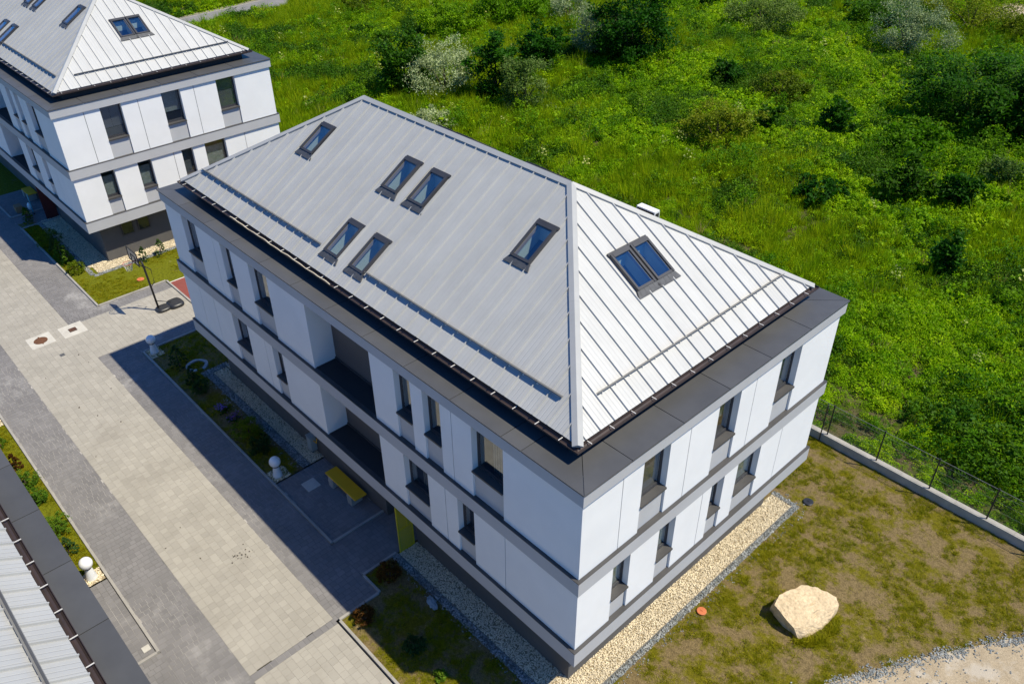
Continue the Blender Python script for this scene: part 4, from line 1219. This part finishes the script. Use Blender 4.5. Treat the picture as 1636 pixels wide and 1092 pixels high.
def crown_pts(r, rx, ry, h, n, clumps, lump=0.3, z0=0.0, shape='ellipsoid', spread=0.16, inner=0.25):
    k = clumps
    d = r.normal(size=(k, 3)); d /= np.linalg.norm(d, axis=1, keepdims=True)
    if shape == 'cone':
        t = r.random(k) ** 1.3
        a = r.uniform(0, 2 * np.pi, k); q = (1 - t) * r.uniform(.7, 1.05, k) + .06
        cc = np.stack([rx * q * np.cos(a), ry * q * np.sin(a), h * (t * .95 + .02)], 1)
    elif shape == 'column':
        t = r.random(k)
        a = r.uniform(0, 2 * np.pi, k); q = np.clip(1.15 - t ** 1.6 * 1.1, .08, 1) * r.uniform(.7, 1.05, k)
        cc = np.stack([rx * q * np.cos(a), ry * q * np.sin(a), h * t], 1)
    else:
        rad = np.where(r.random(k) < inner, r.uniform(.35, .8, k), r.uniform(.8, 1.0, k))
        lob = 1 + lump * (np.sin(d[:, 0] * 4 + r.uniform(0, 6)) * np.cos(d[:, 1] * 5 + r.uniform(0, 6)) + .5 * np.sin(d[:, 2] * 6 + r.uniform(0, 6)))
        cc = d * (rad * lob)[:, None] * np.array([rx, ry, h / 2]) + np.array([0, 0, h / 2])
        cc[:, 2] = np.maximum(cc[:, 2], 0.03 * h)
    cs = r.uniform(.6, 1.4, k)
    idx = r.integers(0, k, n)
    P = cc[idx] + r.normal(size=(n, 3)) * (cs[idx] * spread * (rx + h / 2) / 2)[:, None] * np.array([1, 1, .7])
    P[:, 2] = np.maximum(P[:, 2], 0.02) + z0
    return P

def plant(name, x, y, z, rx, h, n, leaf, mat, label, cat, group=None, shape='ellipsoid', clumps=60, lump=0.25, aspect=0.5, up=0.4, trunk=0.05, seed=0, spread=0.16, stems=4, ry=None):
    r = np.random.default_rng(seed + 100)
    root = tag(empty(name, (x, y, z)), label, cat, group)
    P = crown_pts(r, rx, ry or rx, h, n, clumps, lump, 0.0, shape, spread)
    link('crown', poly_mesh('crown', leaf_quads(P, leaf, r, up, aspect), mat), root)
    t = MB()
    if shape in ('cone', 'column'):
        t.tube([(0, 0, -.1), (0, 0, h * .5), (0.01, 0, h * .9)], [trunk, trunk * .6, trunk * .15], 6)
    else:
        t.tube([(0, 0, -.3), (0.02, 0.01, h * .25), (0.0, 0.03, h * .55)], [trunk * 1.3, trunk, trunk * .4], 7)
        for i in range(stems):
            a = 2 * math.pi * i / stems + r.uniform(0, 1)
            q = r.uniform(.45, .75)
            t.tube([(0, 0, h * .05), (rx * q * .4 * math.cos(a), rx * q * .4 * math.sin(a), h * .35), (rx * q * math.cos(a), rx * q * math.sin(a), h * r.uniform(.6, .8))], [trunk * .7, trunk * .5, trunk * .15], 6)
    t.build('trunk', M['bark'], root)
    return root

def fz(x, y): return float(Hf(np.array([x]), np.array([y]))[0]) - 0.1

FIELD = [
 ('silver', -46.9, 33.5, 5.8, 4.6, 'silver leaved bush, widest of its kind, just beyond the roof ridge'),
 ('silver', -44.8, 50.5, 4.5, 4.6, 'tall silver leaved bush hugging the left side of the round dark tree'),
 ('silver', -55.4, 57.9, 4.0, 3.2, 'silver grey bush at the top edge, left of the round dark tree'),
 ('silver', -24.6, 72.8, 6.5, 5.2, 'round silver bush standing alone at the upper right'),
 ('olivesilver', -40.3, 72.2, 8.0, 3.2, 'broad grey green thicket at the top edge, left of the lone silver bush'),
 ('olivesilver', -39.2, 35.6, 4.2, 4.4, 'feathery grey green bush right of the wide silver bush'),
 ('silver', -41.6, 27.7, 3.4, 1.6, 'low silver shrub just above the ridge, below the wide silver bush'),
 ('darktree', -49.6, 31.2, 4.4, 5.2, 'dark green tree on the left flank of the wide silver bush'),
 ('robinia', -43.4, 36.2, 3.8, 5.4, 'drooping green tree between the wide silver bush and the feathery bush'),
 ('darktree', -41.5, 51.7, 6.8, 6.6, 'large round dark green tree at the top centre'),
 ('darktree', -46.4, 44.9, 4.0, 4.2, 'dark green tree in front and left of the large round dark tree'),
 ('robinia', -12.8, 58.0, 10.2, 5.4, 'widest feathery dark green tree at the right side'),
 ('robinia', -7.6, 58.2, 6.0, 6.6, 'dark feathery tree cut by the right edge of the picture'),
 ('olive', -24.2, 41.3, 5.3, 3.0, 'large round olive bush in the middle of the weeds'),
 ('olive', -25.8, 52.8, 4.6, 2.5, 'smaller olive bush up and right of the large round olive bush'),
 ('olive', -23.9, 85.9, 11.4, 4.6, 'wide olive thicket along the top right edge'),
 ('olive', -33.8, 89.7, 8.2, 3.3, 'olive thicket at the top edge behind the lone silver bush'),
 ('olive', -18.6, 84.6, 5.0, 2.6, 'low olive bush at the far top right corner below the bare patch'),
 ('darktree', -31.6, 53.3, 2.6, 1.9, 'small dark shrub up and left of the smaller olive bush'),
 ('darktree', -22.5, 45.4, 1.6, 1.8, 'small upright dark shrub just right of the large olive bush'),
 ('darktree', -18.4, 48.4, 2.3, 2.8, 'dark leaning sapling between the olive bush and the widest feathery tree'),
 ('darktree', -9.9, 42.3, 2.7, 2.7, 'dark bushy sapling below the widest feathery tree'),
 ('darktree', -6.9, 43.4, 2.2, 2.4, 'dark sapling nearest the right edge below the feathery trees'),
 ('darktree', -3.8, 34.4, 1.3, 2.6, 'slim dark sapling standing alone in the bright weeds at right'),
 ('darktree', -14.0, 38.2, 3.4, 1.2, 'low wide dark foliage standing in for a shaded hole in the bright weeds'),  # dark leaves added where the weeds only open into a shaded hole
 ('olive', -74.4, 43.8, 3.3, 2.3, 'brownish bush at the top edge right of the road'),
 ('darktree', -63.0, 38.5, 1.9, 1.5, 'small dark bush alone in the yellowish grass below the brownish bush'),
 ('bright', -62.2, 46.7, 7.2, 3.2, 'mid green thicket above the wide silver bush'),
 ('bright', -61.0, 54.5, 8.0, 3.2, 'mid green thicket at the top edge left of the top silver bush'),
 ('bright', -13.3, 50.2, 4.4, 1.9, 'green bush at the foot of the widest feathery tree'),
 ('darktree', -50.1, 74.7, 3.8, 1.6, 'small dark bush at the top edge right of the large round dark tree'),
 ('darktree', -31.0, 81.9, 9.0, 2.0, 'low dark hedge at the top edge left of the lone silver bush'),
 ('olivesilver', -6.2, 49.1, 2.8, 1.9, 'grey green shrub by the right edge below the feathery trees'),
 ('bright', -52.9, 70.1, 6.8, 2.2, 'green bush at the top edge right of the large round dark tree'),
]
for i, (k, x, y, w, h, lab) in enumerate(FIELD):
    big = w * h
    n = int(min(15000, 1.35 * ( 900 + 230 * w * w * .5 + 190 * big * .6)))
    leaf = {'silver': .2, 'olivesilver': .2, 'olive': .19, 'robinia': .36, 'darktree': .3, 'bright': .26}[k]
    asp = {'robinia': .38, 'silver': .4}.get(k, .55)
    tree = h > 4
    plant('tree' if tree else 'shrub', x, y, fz(x, y), w / 2, h, n, leaf, M[k], lab, 'tree' if tree else 'shrub', 'trees and shrubs in the wild field',
          clumps=int(26 + 9 * w), lump=.28 if w > 3 else .5, aspect=asp, up=.35 if k != 'robinia' else .7, trunk=.05 + .012 * h, seed=i, spread=.13 if w > 3 else .17)

# planter plants
PL = [
 ('conifer', 'column', -25.6, -0.8, .42, 1.25, 'dark columnar conifer by the pale ring in the shaded planter'),
 ('conifer', 'cone', -23.95, -0.88, .34, 1.0, 'dark conifer just right of the pale ring in the shaded planter'),
 ('conifer', 'ellipsoid', -22.95, -0.92, .4, .7, 'low dark bush second right of the pale ring in the shaded planter'),
 ('olive', 'ellipsoid', -18.6, -0.85, .62, .9, 'widest dark bush in the shaded planter, near the bollard lamp'),
 ('conifer', 'ellipsoid', -17.45, -0.9, .5, .75, 'blue green spreading juniper nearest the terrace in the shaded planter'),
 ('barberry', 'ellipsoid', -8.15, -0.95, .45, .6, 'dull red shrub in the shade next to the yellow screen'),
 ('barberry', 'ellipsoid', -7.25, -2.65, .35, .6, 'red and orange shrub at the kerb corner, half in the sun'),
 ('conifer', 'ellipsoid', -5.2, -2.1, .4, .4, 'low dark shrub in the shaded part of the front lawn'),
 ('thuja', 'ellipsoid', -3.78, -2.15, .22, .28, 'small bright green ball shrub on the sunny lawn at the bottom edge'),
 ('thuja', 'cone', -39.6, -1.05, .42, 1.35, 'bright green cone conifer, half sunlit, at the corner of the upper left lawn'),
 ('olive', 'ellipsoid', -38.4, -1.05, .5, .7, 'brownish sunlit shrub right of the bright green cone conifer'),
 ('thuja', 'cone', -40.9, -1.05, .45, 1.2, 'shaded conifer just left of the bright green cone conifer'),
 ('conifer', 'cone', -41.85, -1.0, .45, 1.1, 'second shaded conifer left of the bright green cone conifer'),
 ('olive', 'ellipsoid', -43.0, -.95, .75, .9, 'round shaded bush left of the row of conifers by the upper left block'),
 ('thuja', 'column', -47.2, -.9, .35, 1.0, 'dark shrub beside the yellow flower tub'),
 ('conifer', 'column', -37.0, 2.35, .27, .95, 'upright conifer behind the backboard on the sunny lawn'),
 ('conifer', 'column', -37.0, 3.4, .36, 1.05, 'upright conifer on the sunny lawn nearest the middle block'),
 ('thuja', 'cone', -25.5, -9.0, .3, .7, 'leftmost little conifer in the sunny strip by the lower left roof'),
 ('barberry', 'cone', -23.6, -8.95, .3, .8, 'brown tinged little conifer in the sunny strip by the lower left roof'),
 ('thuja', 'ellipsoid', -22.2, -9.0, .55, .6, 'spreading green shrub next after the brown tinged conifer'),
 ('thuja', 'ellipsoid', -20.95, -9.0, .5, .6, 'green shrub in the middle of the sunny strip by the lower left roof'),
 ('thuja', 'ellipsoid', -18.75, -9.0, .62, .7, 'largest round green bush in the sunny strip by the lower left roof'),
 ('conifer', 'column', -17.35, -9.0, .34, .8, 'blue green upright conifer nearest the sunlit bollard lamp'),
]
for i, (k, shp, x, y, rx, h, lab) in enumerate(PL):
    plant('conifer' if k in ('conifer', 'thuja') and shp != 'ellipsoid' else 'shrub', x, y, 0.0, rx, h, int(1500 + 2600 * rx), .075, M[k], lab, 'shrub', 'planted shrubs', shape=shp, clumps=70, lump=.15, aspect=.4, up=.3, trunk=.03, seed=200 + i, spread=.1 if shp == 'ellipsoid' else .045)
for x, y, lab in ((-20.9, -0.9, 'left of two purple flower clumps in the shaded planter'), (-19.95, -0.85, 'right of two purple flower clumps in the shaded planter')):
    r = plant('flower_clump', x, y, 0, .26, .35, 700, .06, M['darktree'], lab, 'flowers', 'purple flower clumps', clumps=20, trunk=.01, seed=int(-x * 10), stems=3)
    q = np.random.default_rng(int(-x * 10))
    C = np.stack([q.normal(0, .14, 70), q.normal(0, .14, 70), q.uniform(.3, .42, 70)], 1)
    tag(link('blossom', poly_mesh('blossom', leaf_quads(C, .07, q, 1.0, .9), M['purple']), r), kind='stuff')

# ------------------------------------------------------------------ ground cover (nobody could count it)
def proto(name, V, mat):
    o = bpy.data.objects.new(name, poly_mesh(name, V, mat))
    return o

def clump(r, n, rad, h, leaf, asp, up):
    a = r.uniform(0, 2 * np.pi, n); q = rad * np.sqrt(r.random(n))
    z = h * np.sqrt(np.clip(1 - (q / rad) ** 2, 0.02, 1)) * r.uniform(.45, 1.05, n)
    return leaf_quads(np.stack([q * np.cos(a), q * np.sin(a), z], 1), leaf, r, up, asp)

def blades(r, n, rad, h, w, lean=.35):
    a = r.uniform(0, 2 * np.pi, n); q = rad * np.sqrt(r.random(n))
    b = np.stack([q * np.cos(a), q * np.sin(a), np.zeros(n)], 1)
    hh = h * r.uniform(.5, 1.1, n)
    d = np.stack([r.normal(0, lean, n) * hh, r.normal(0, lean, n) * hh, hh], 1)
    s = r.normal(size=(n, 3)); s[:, 2] = 0; s /= np.linalg.norm(s, axis=1, keepdims=True)
    return np.stack([b - s * w / 2, b + s * w / 2, b + d * .6 + s * w * .4, b + d], 1)

def scatter(name, pts, rot, scl, idx, protos, kind_label=None):
    cl = bpy.data.collections.new(name + '_kinds')
    for i, o in enumerate(protos):
        o.name = '%s_%02d' % (name, i)
        cl.objects.link(o)
    me = bpy.data.meshes.new(name)
    me.vertices.add(len(pts))
    me.vertices.foreach_set('co', np.asarray(pts, np.float32).ravel())
    for nm, typ, dat in (('rot', 'FLOAT', rot.astype(np.float32)), ('scl', 'FLOAT', scl.astype(np.float32)), ('idx', 'INT', idx.astype(np.int32))):
        me.attributes.new(nm, typ, 'POINT').data.foreach_set('value', dat)
    o = link(name, me)
    ng = bpy.data.node_groups.new(name, 'GeometryNodeTree')
    ng.interface.new_socket('Geometry', in_out='INPUT', socket_type='NodeSocketGeometry')
    ng.interface.new_socket('Geometry', in_out='OUTPUT', socket_type='NodeSocketGeometry')
    gi = ng.nodes.new('NodeGroupInput'); go = ng.nodes.new('NodeGroupOutput')
    ci = ng.nodes.new('GeometryNodeCollectionInfo')
    ci.inputs['Collection'].default_value = cl
    ci.inputs['Separate Children'].default_value = True
    ci.inputs['Reset Children'].default_value = True
    ip = ng.nodes.new('GeometryNodeInstanceOnPoints')
    ip.inputs['Pick Instance'].default_value = True
    def attr(nm, typ):
        a = ng.nodes.new('GeometryNodeInputNamedAttribute'); a.data_type = typ; a.inputs['Name'].default_value = nm
        return a.outputs['Attribute']
    cx = ng.nodes.new('ShaderNodeCombineXYZ')
    ng.links.new(attr('rot', 'FLOAT'), cx.inputs[2])
    ng.links.new(gi.outputs[0], ip.inputs['Points'])
    ng.links.new(ci.outputs[0], ip.inputs['Instance'])
    ng.links.new(attr('idx', 'INT'), ip.inputs['Instance Index'])
    ng.links.new(cx.outputs[0], ip.inputs['Rotation'])
    ng.links.new(attr('scl', 'FLOAT'), ip.inputs['Scale'])
    ng.links.new(ip.outputs[0], go.inputs[0])
    md = o.modifiers.new('scatter', 'NODES'); md.node_group = ng
    return tag(o, kind='stuff')

def inside(x, y, poly):
    c = np.zeros(len(x), bool); n = len(poly)
    for i in range(n):
        (xa, ya), (xb, yb) = poly[i], poly[(i + 1) % n]
        m = ((ya > y) != (yb > y)) & (x < (xb - xa) * (y - ya) / (yb - ya + 1e-9) + xa)
        c ^= m
    return c

r = np.random.default_rng(21)
wp = [proto('a', clump(r, 46, .36, .42, .15, .6, .6), M['weed']),
      proto('b', clump(r, 60, .30, .62, .13, .55, .5), M['weed']),
      proto('c', clump(r, 40, .45, .3, .18, .65, .8), M['weed']),
      proto('d', blades(r, 46, .22, .62, .03), M['grass']),
      proto('e', blades(r, 30, .16, .95, .028, .25), M['grass']),
      proto('f', clump(r, 60, .34, .5, .14, .5, .4), M['darkweed']),
      proto('g', np.concatenate([blades(r, 14, .1, .8, .02, .2), blades(r, 10, .2, .5, .03)]), M['straw']),
      proto('h', np.concatenate([leaf_quads(np.stack([r.normal(0, .12, 26), r.normal(0, .12, 26), r.uniform(.45, .9, 26)], 1), .1, r, .6, .8)]), M['pale'])]
wp += [proto('i', clump(r, 120, .36, .40, .085, .6, .6), M['weed']), proto('j', clump(r, 130, .30, .55, .075, .55, .5), M['weed']), proto('k', clump(r, 110, .34, .5, .08, .5, .4), M['darkweed']), proto('l', clump(r, 70, .5, 1.0, .12, .5, .4), M['darkweed'])]
AREA = [(-130, 17.4), (-132, 45), (-100, 75), (-60, 98), (-34, 122), (-6, 122), (4, 75), (16, 17.4)]
NP = 230000
x = r.uniform(-132, 16, NP); y = r.uniform(17.4, 122, NP)
# more plants close to the buildings, fewer far away
keep = inside(x, y, AREA) & (r.random(NP) < np.clip(1.25 - (y - 17) / 130, .45, 1)) & ~((road_d(x, y) < 2.6))
soilpatch = ((x + 1.2) / 1.6) ** 2 + ((y - 18.5) / 0.9) ** 2 < r.uniform(.6, 1.3, NP)
keep &= ~soilpatch
keep &= ~((x > -25.5) & (x < -14.5) & (y > 92) & (y < 101))
x, y = x[keep], y[keep]
n = len(x)
n1 = fbm(x * .10 + 40, y * .10 + 7, 4); n2 = fbm(x * .23 + 3, y * .23 + 90, 3); n3 = fbm(x * .5 + 8, y * .5 + 55, 3)
gl = 1 / (1 + np.exp((x + 48) / 6))           # grassier towards the road
u = r.random(n)
idx = np.where(u < .34, 0, np.where(u < .6, 1, 2))
grassy = (n1 + .2 * gl - .08 + r.normal(0, .09, n)) > .53
idx = np.where(grassy, np.where(u < .55, 3, np.where(u < .75, 4, idx)), idx)
idx = np.where((n2 > .63) & (u < .75), 5, idx)
v_ = r.random(n)
idx = np.where(v_ < .012, 6, idx); idx = np.where((v_ > .9975) & (n3 > .5), 7, idx)
near = r.random(n) < np.clip((44 - y) / 14, 0, 1) * np.clip((x + 52) / 10, 0, 1)
w3 = r.random(n)
idx = np.where(near & (idx <= 2), np.where(w3 < .5, 8, 9), idx)
idx = np.where(near & (idx == 5), 10, idx)
idx = np.where(near & (idx <= 9) & (n2 > .56) & (w3 < .5), 10, idx)
idx = np.where((n2 > .66) & (w3 < .16), 11, idx)
scl = r.uniform(.6, 1.25, n) * (.55 + 1.1 * n3) * np.clip(1.0 + (y - 20) / 20, 1.0, 1.15)
scl = np.where(y < 21, np.maximum(scl, .8 * r.uniform(.7, 1.2, n)), scl)
gap = (n3 < .33) & (r.random(n) < .7)
scl = np.where(gap, scl * .4, scl)
scatter('weeds', np.stack([x, y, Hf(x, y) - .03], 1), r.uniform(0, 6.28, n), scl, idx, wp)

# taller brambles heaped among the weeds
bp = [proto('m', leaf_quads(crown_pts(r, .95, .95, 1.1, 380, 26, .35), .16, r, .45, .55), M['weed']),
      proto('n', leaf_quads(crown_pts(r, .8, .8, 1.5, 380, 26, .4), .15, r, .4, .5), M['bright']),
      proto('o', leaf_quads(crown_pts(r, 1.1, 1.1, 1.0, 420, 26, .35), .16, r, .45, .55), M['darkweed']),
      proto('p', leaf_quads(crown_pts(r, .6, .6, 1.9, 300, 22, .4), .16, r, .4, .45), M['bright'])]
NB = 9000
x = r.uniform(-125, 14, NB); y = r.uniform(18.6, 118, NB)
m1 = fbm(x * .16 + 70, y * .16 + 20, 4)
k = inside(x, y, AREA) & (road_d(x, y) > 4) & (m1 + r.normal(0, .05, NB) > .53) & ~((x > -26) & (x < -14) & (y > 91) & (y < 102)) & ~((np.abs(x + 1.2) < 2.2) & (y < 20))
x, y = x[k], y[k]; n = len(x)
kd = r.choice([0, 0, 1, 1, 2, 3], n)
xb = np.concatenate([r.uniform(0.5, 13, 70), r.uniform(-2, 13, 40)]); yb = np.concatenate([r.uniform(19.6, 25, 70), r.uniform(17.9, 19.4, 40)])
sb_ = np.concatenate([r.uniform(.8, 1.3, 70), r.uniform(.3, .6, 40)])
x = np.concatenate([x, xb]); y = np.concatenate([y, yb]); kd = np.concatenate([kd, r.choice([2, 2, 1], 110)])
sc_ = np.concatenate([r.uniform(.5, 1.25, n), sb_]); n = len(x)
scatter('brambles', np.stack([x, y, Hf(x, y) - .1], 1), r.uniform(0, 6.28, n), sc_, kd, bp)

# lawn tufts
M['tuft'] = leaf_mat('lawn_blade', [(0.3, (0.2, 0.21, 0.004)), (0.55, (0.26, 0.25, 0.006)), (0.8, (0.33, 0.29, 0.03))], 0.6, 0.3, 3.0, 0.25)
lp = [proto('t0', blades(r, 22, .085, .032, .009, 1.3), M['tuft']), proto('t1', blades(r, 26, .11, .026, .01, 1.6), M['tuft']), proto('t2', blades(r, 30, .07, .085, .009, .75), M['tuft'])]
PA = [(-8.8, -.36), (-8.8, -1.53), (-7.78, -1.53), (-7.78, -3.22), (-1.0, -3.22), (4.0, 5.0)] + SANDY[1:] + [(11.5, 16.9), (-4, 16.9), (-4, 13.0), (.3, 13.0), (.3, -.36)]
PB = [(-27.9, -1.5), (-15.3, -1.5), (-15.3, -.32), (-24.4, -.32), (-24.4, 2.2), (-27.9, 2.2)]
PC = [(-47.2, -1.5), (-33.98, -1.5), (-33.98, 2.22), (-33.7, 2.22), (-33.7, 8), (-37.1, 8), (-37.1, -.6), (-47.2, -.6)]
PD_ = [(-26.9, -9.9), (-16.0, -9.9), (-16.0, -8.45), (-26.9, -8.45)]
def lawn_pts(poly, dens, thr, f=.55):
    xs_ = [p[0] for p in poly]; ys_ = [p[1] for p in poly]
    N_ = int((max(xs_) - min(xs_)) * (max(ys_) - min(ys_)) * dens)
    x = r.uniform(min(xs_), max(xs_), N_); y = r.uniform(min(ys_), max(ys_), N_)
    k = inside(x, y, poly) & (fbm(x * f + 5, y * f + 31, 5) + r.normal(0, .035, N_) > thr)
    return np.stack([x[k], y[k], np.full(k.sum(), .0)], 1)
pts = np.concatenate([lawn_pts(PA, 170, .505, 1.7), lawn_pts(PB, 110, .4), lawn_pts(PC, 110, .36), lawn_pts(PD_, 140, .4)])
# a greener fringe round the boulder
a = r.uniform(-.9, .9, 160); ring_ = np.stack([2.95 + (.95 + r.uniform(0, .2, 160)) * np.cos(a - .25), 8.45 + (1.1 + r.uniform(0, .2, 160)) * np.sin(a - .25), np.zeros(160)], 1)
pts = np.concatenate([pts, ring_])
n = len(pts)
scl = r.uniform(.7, 1.4, n); scl[-160:] *= 1.8
scatter('lawn_grass', pts, r.uniform(0, 6.28, n), scl, r.integers(0, 3, n), lp)
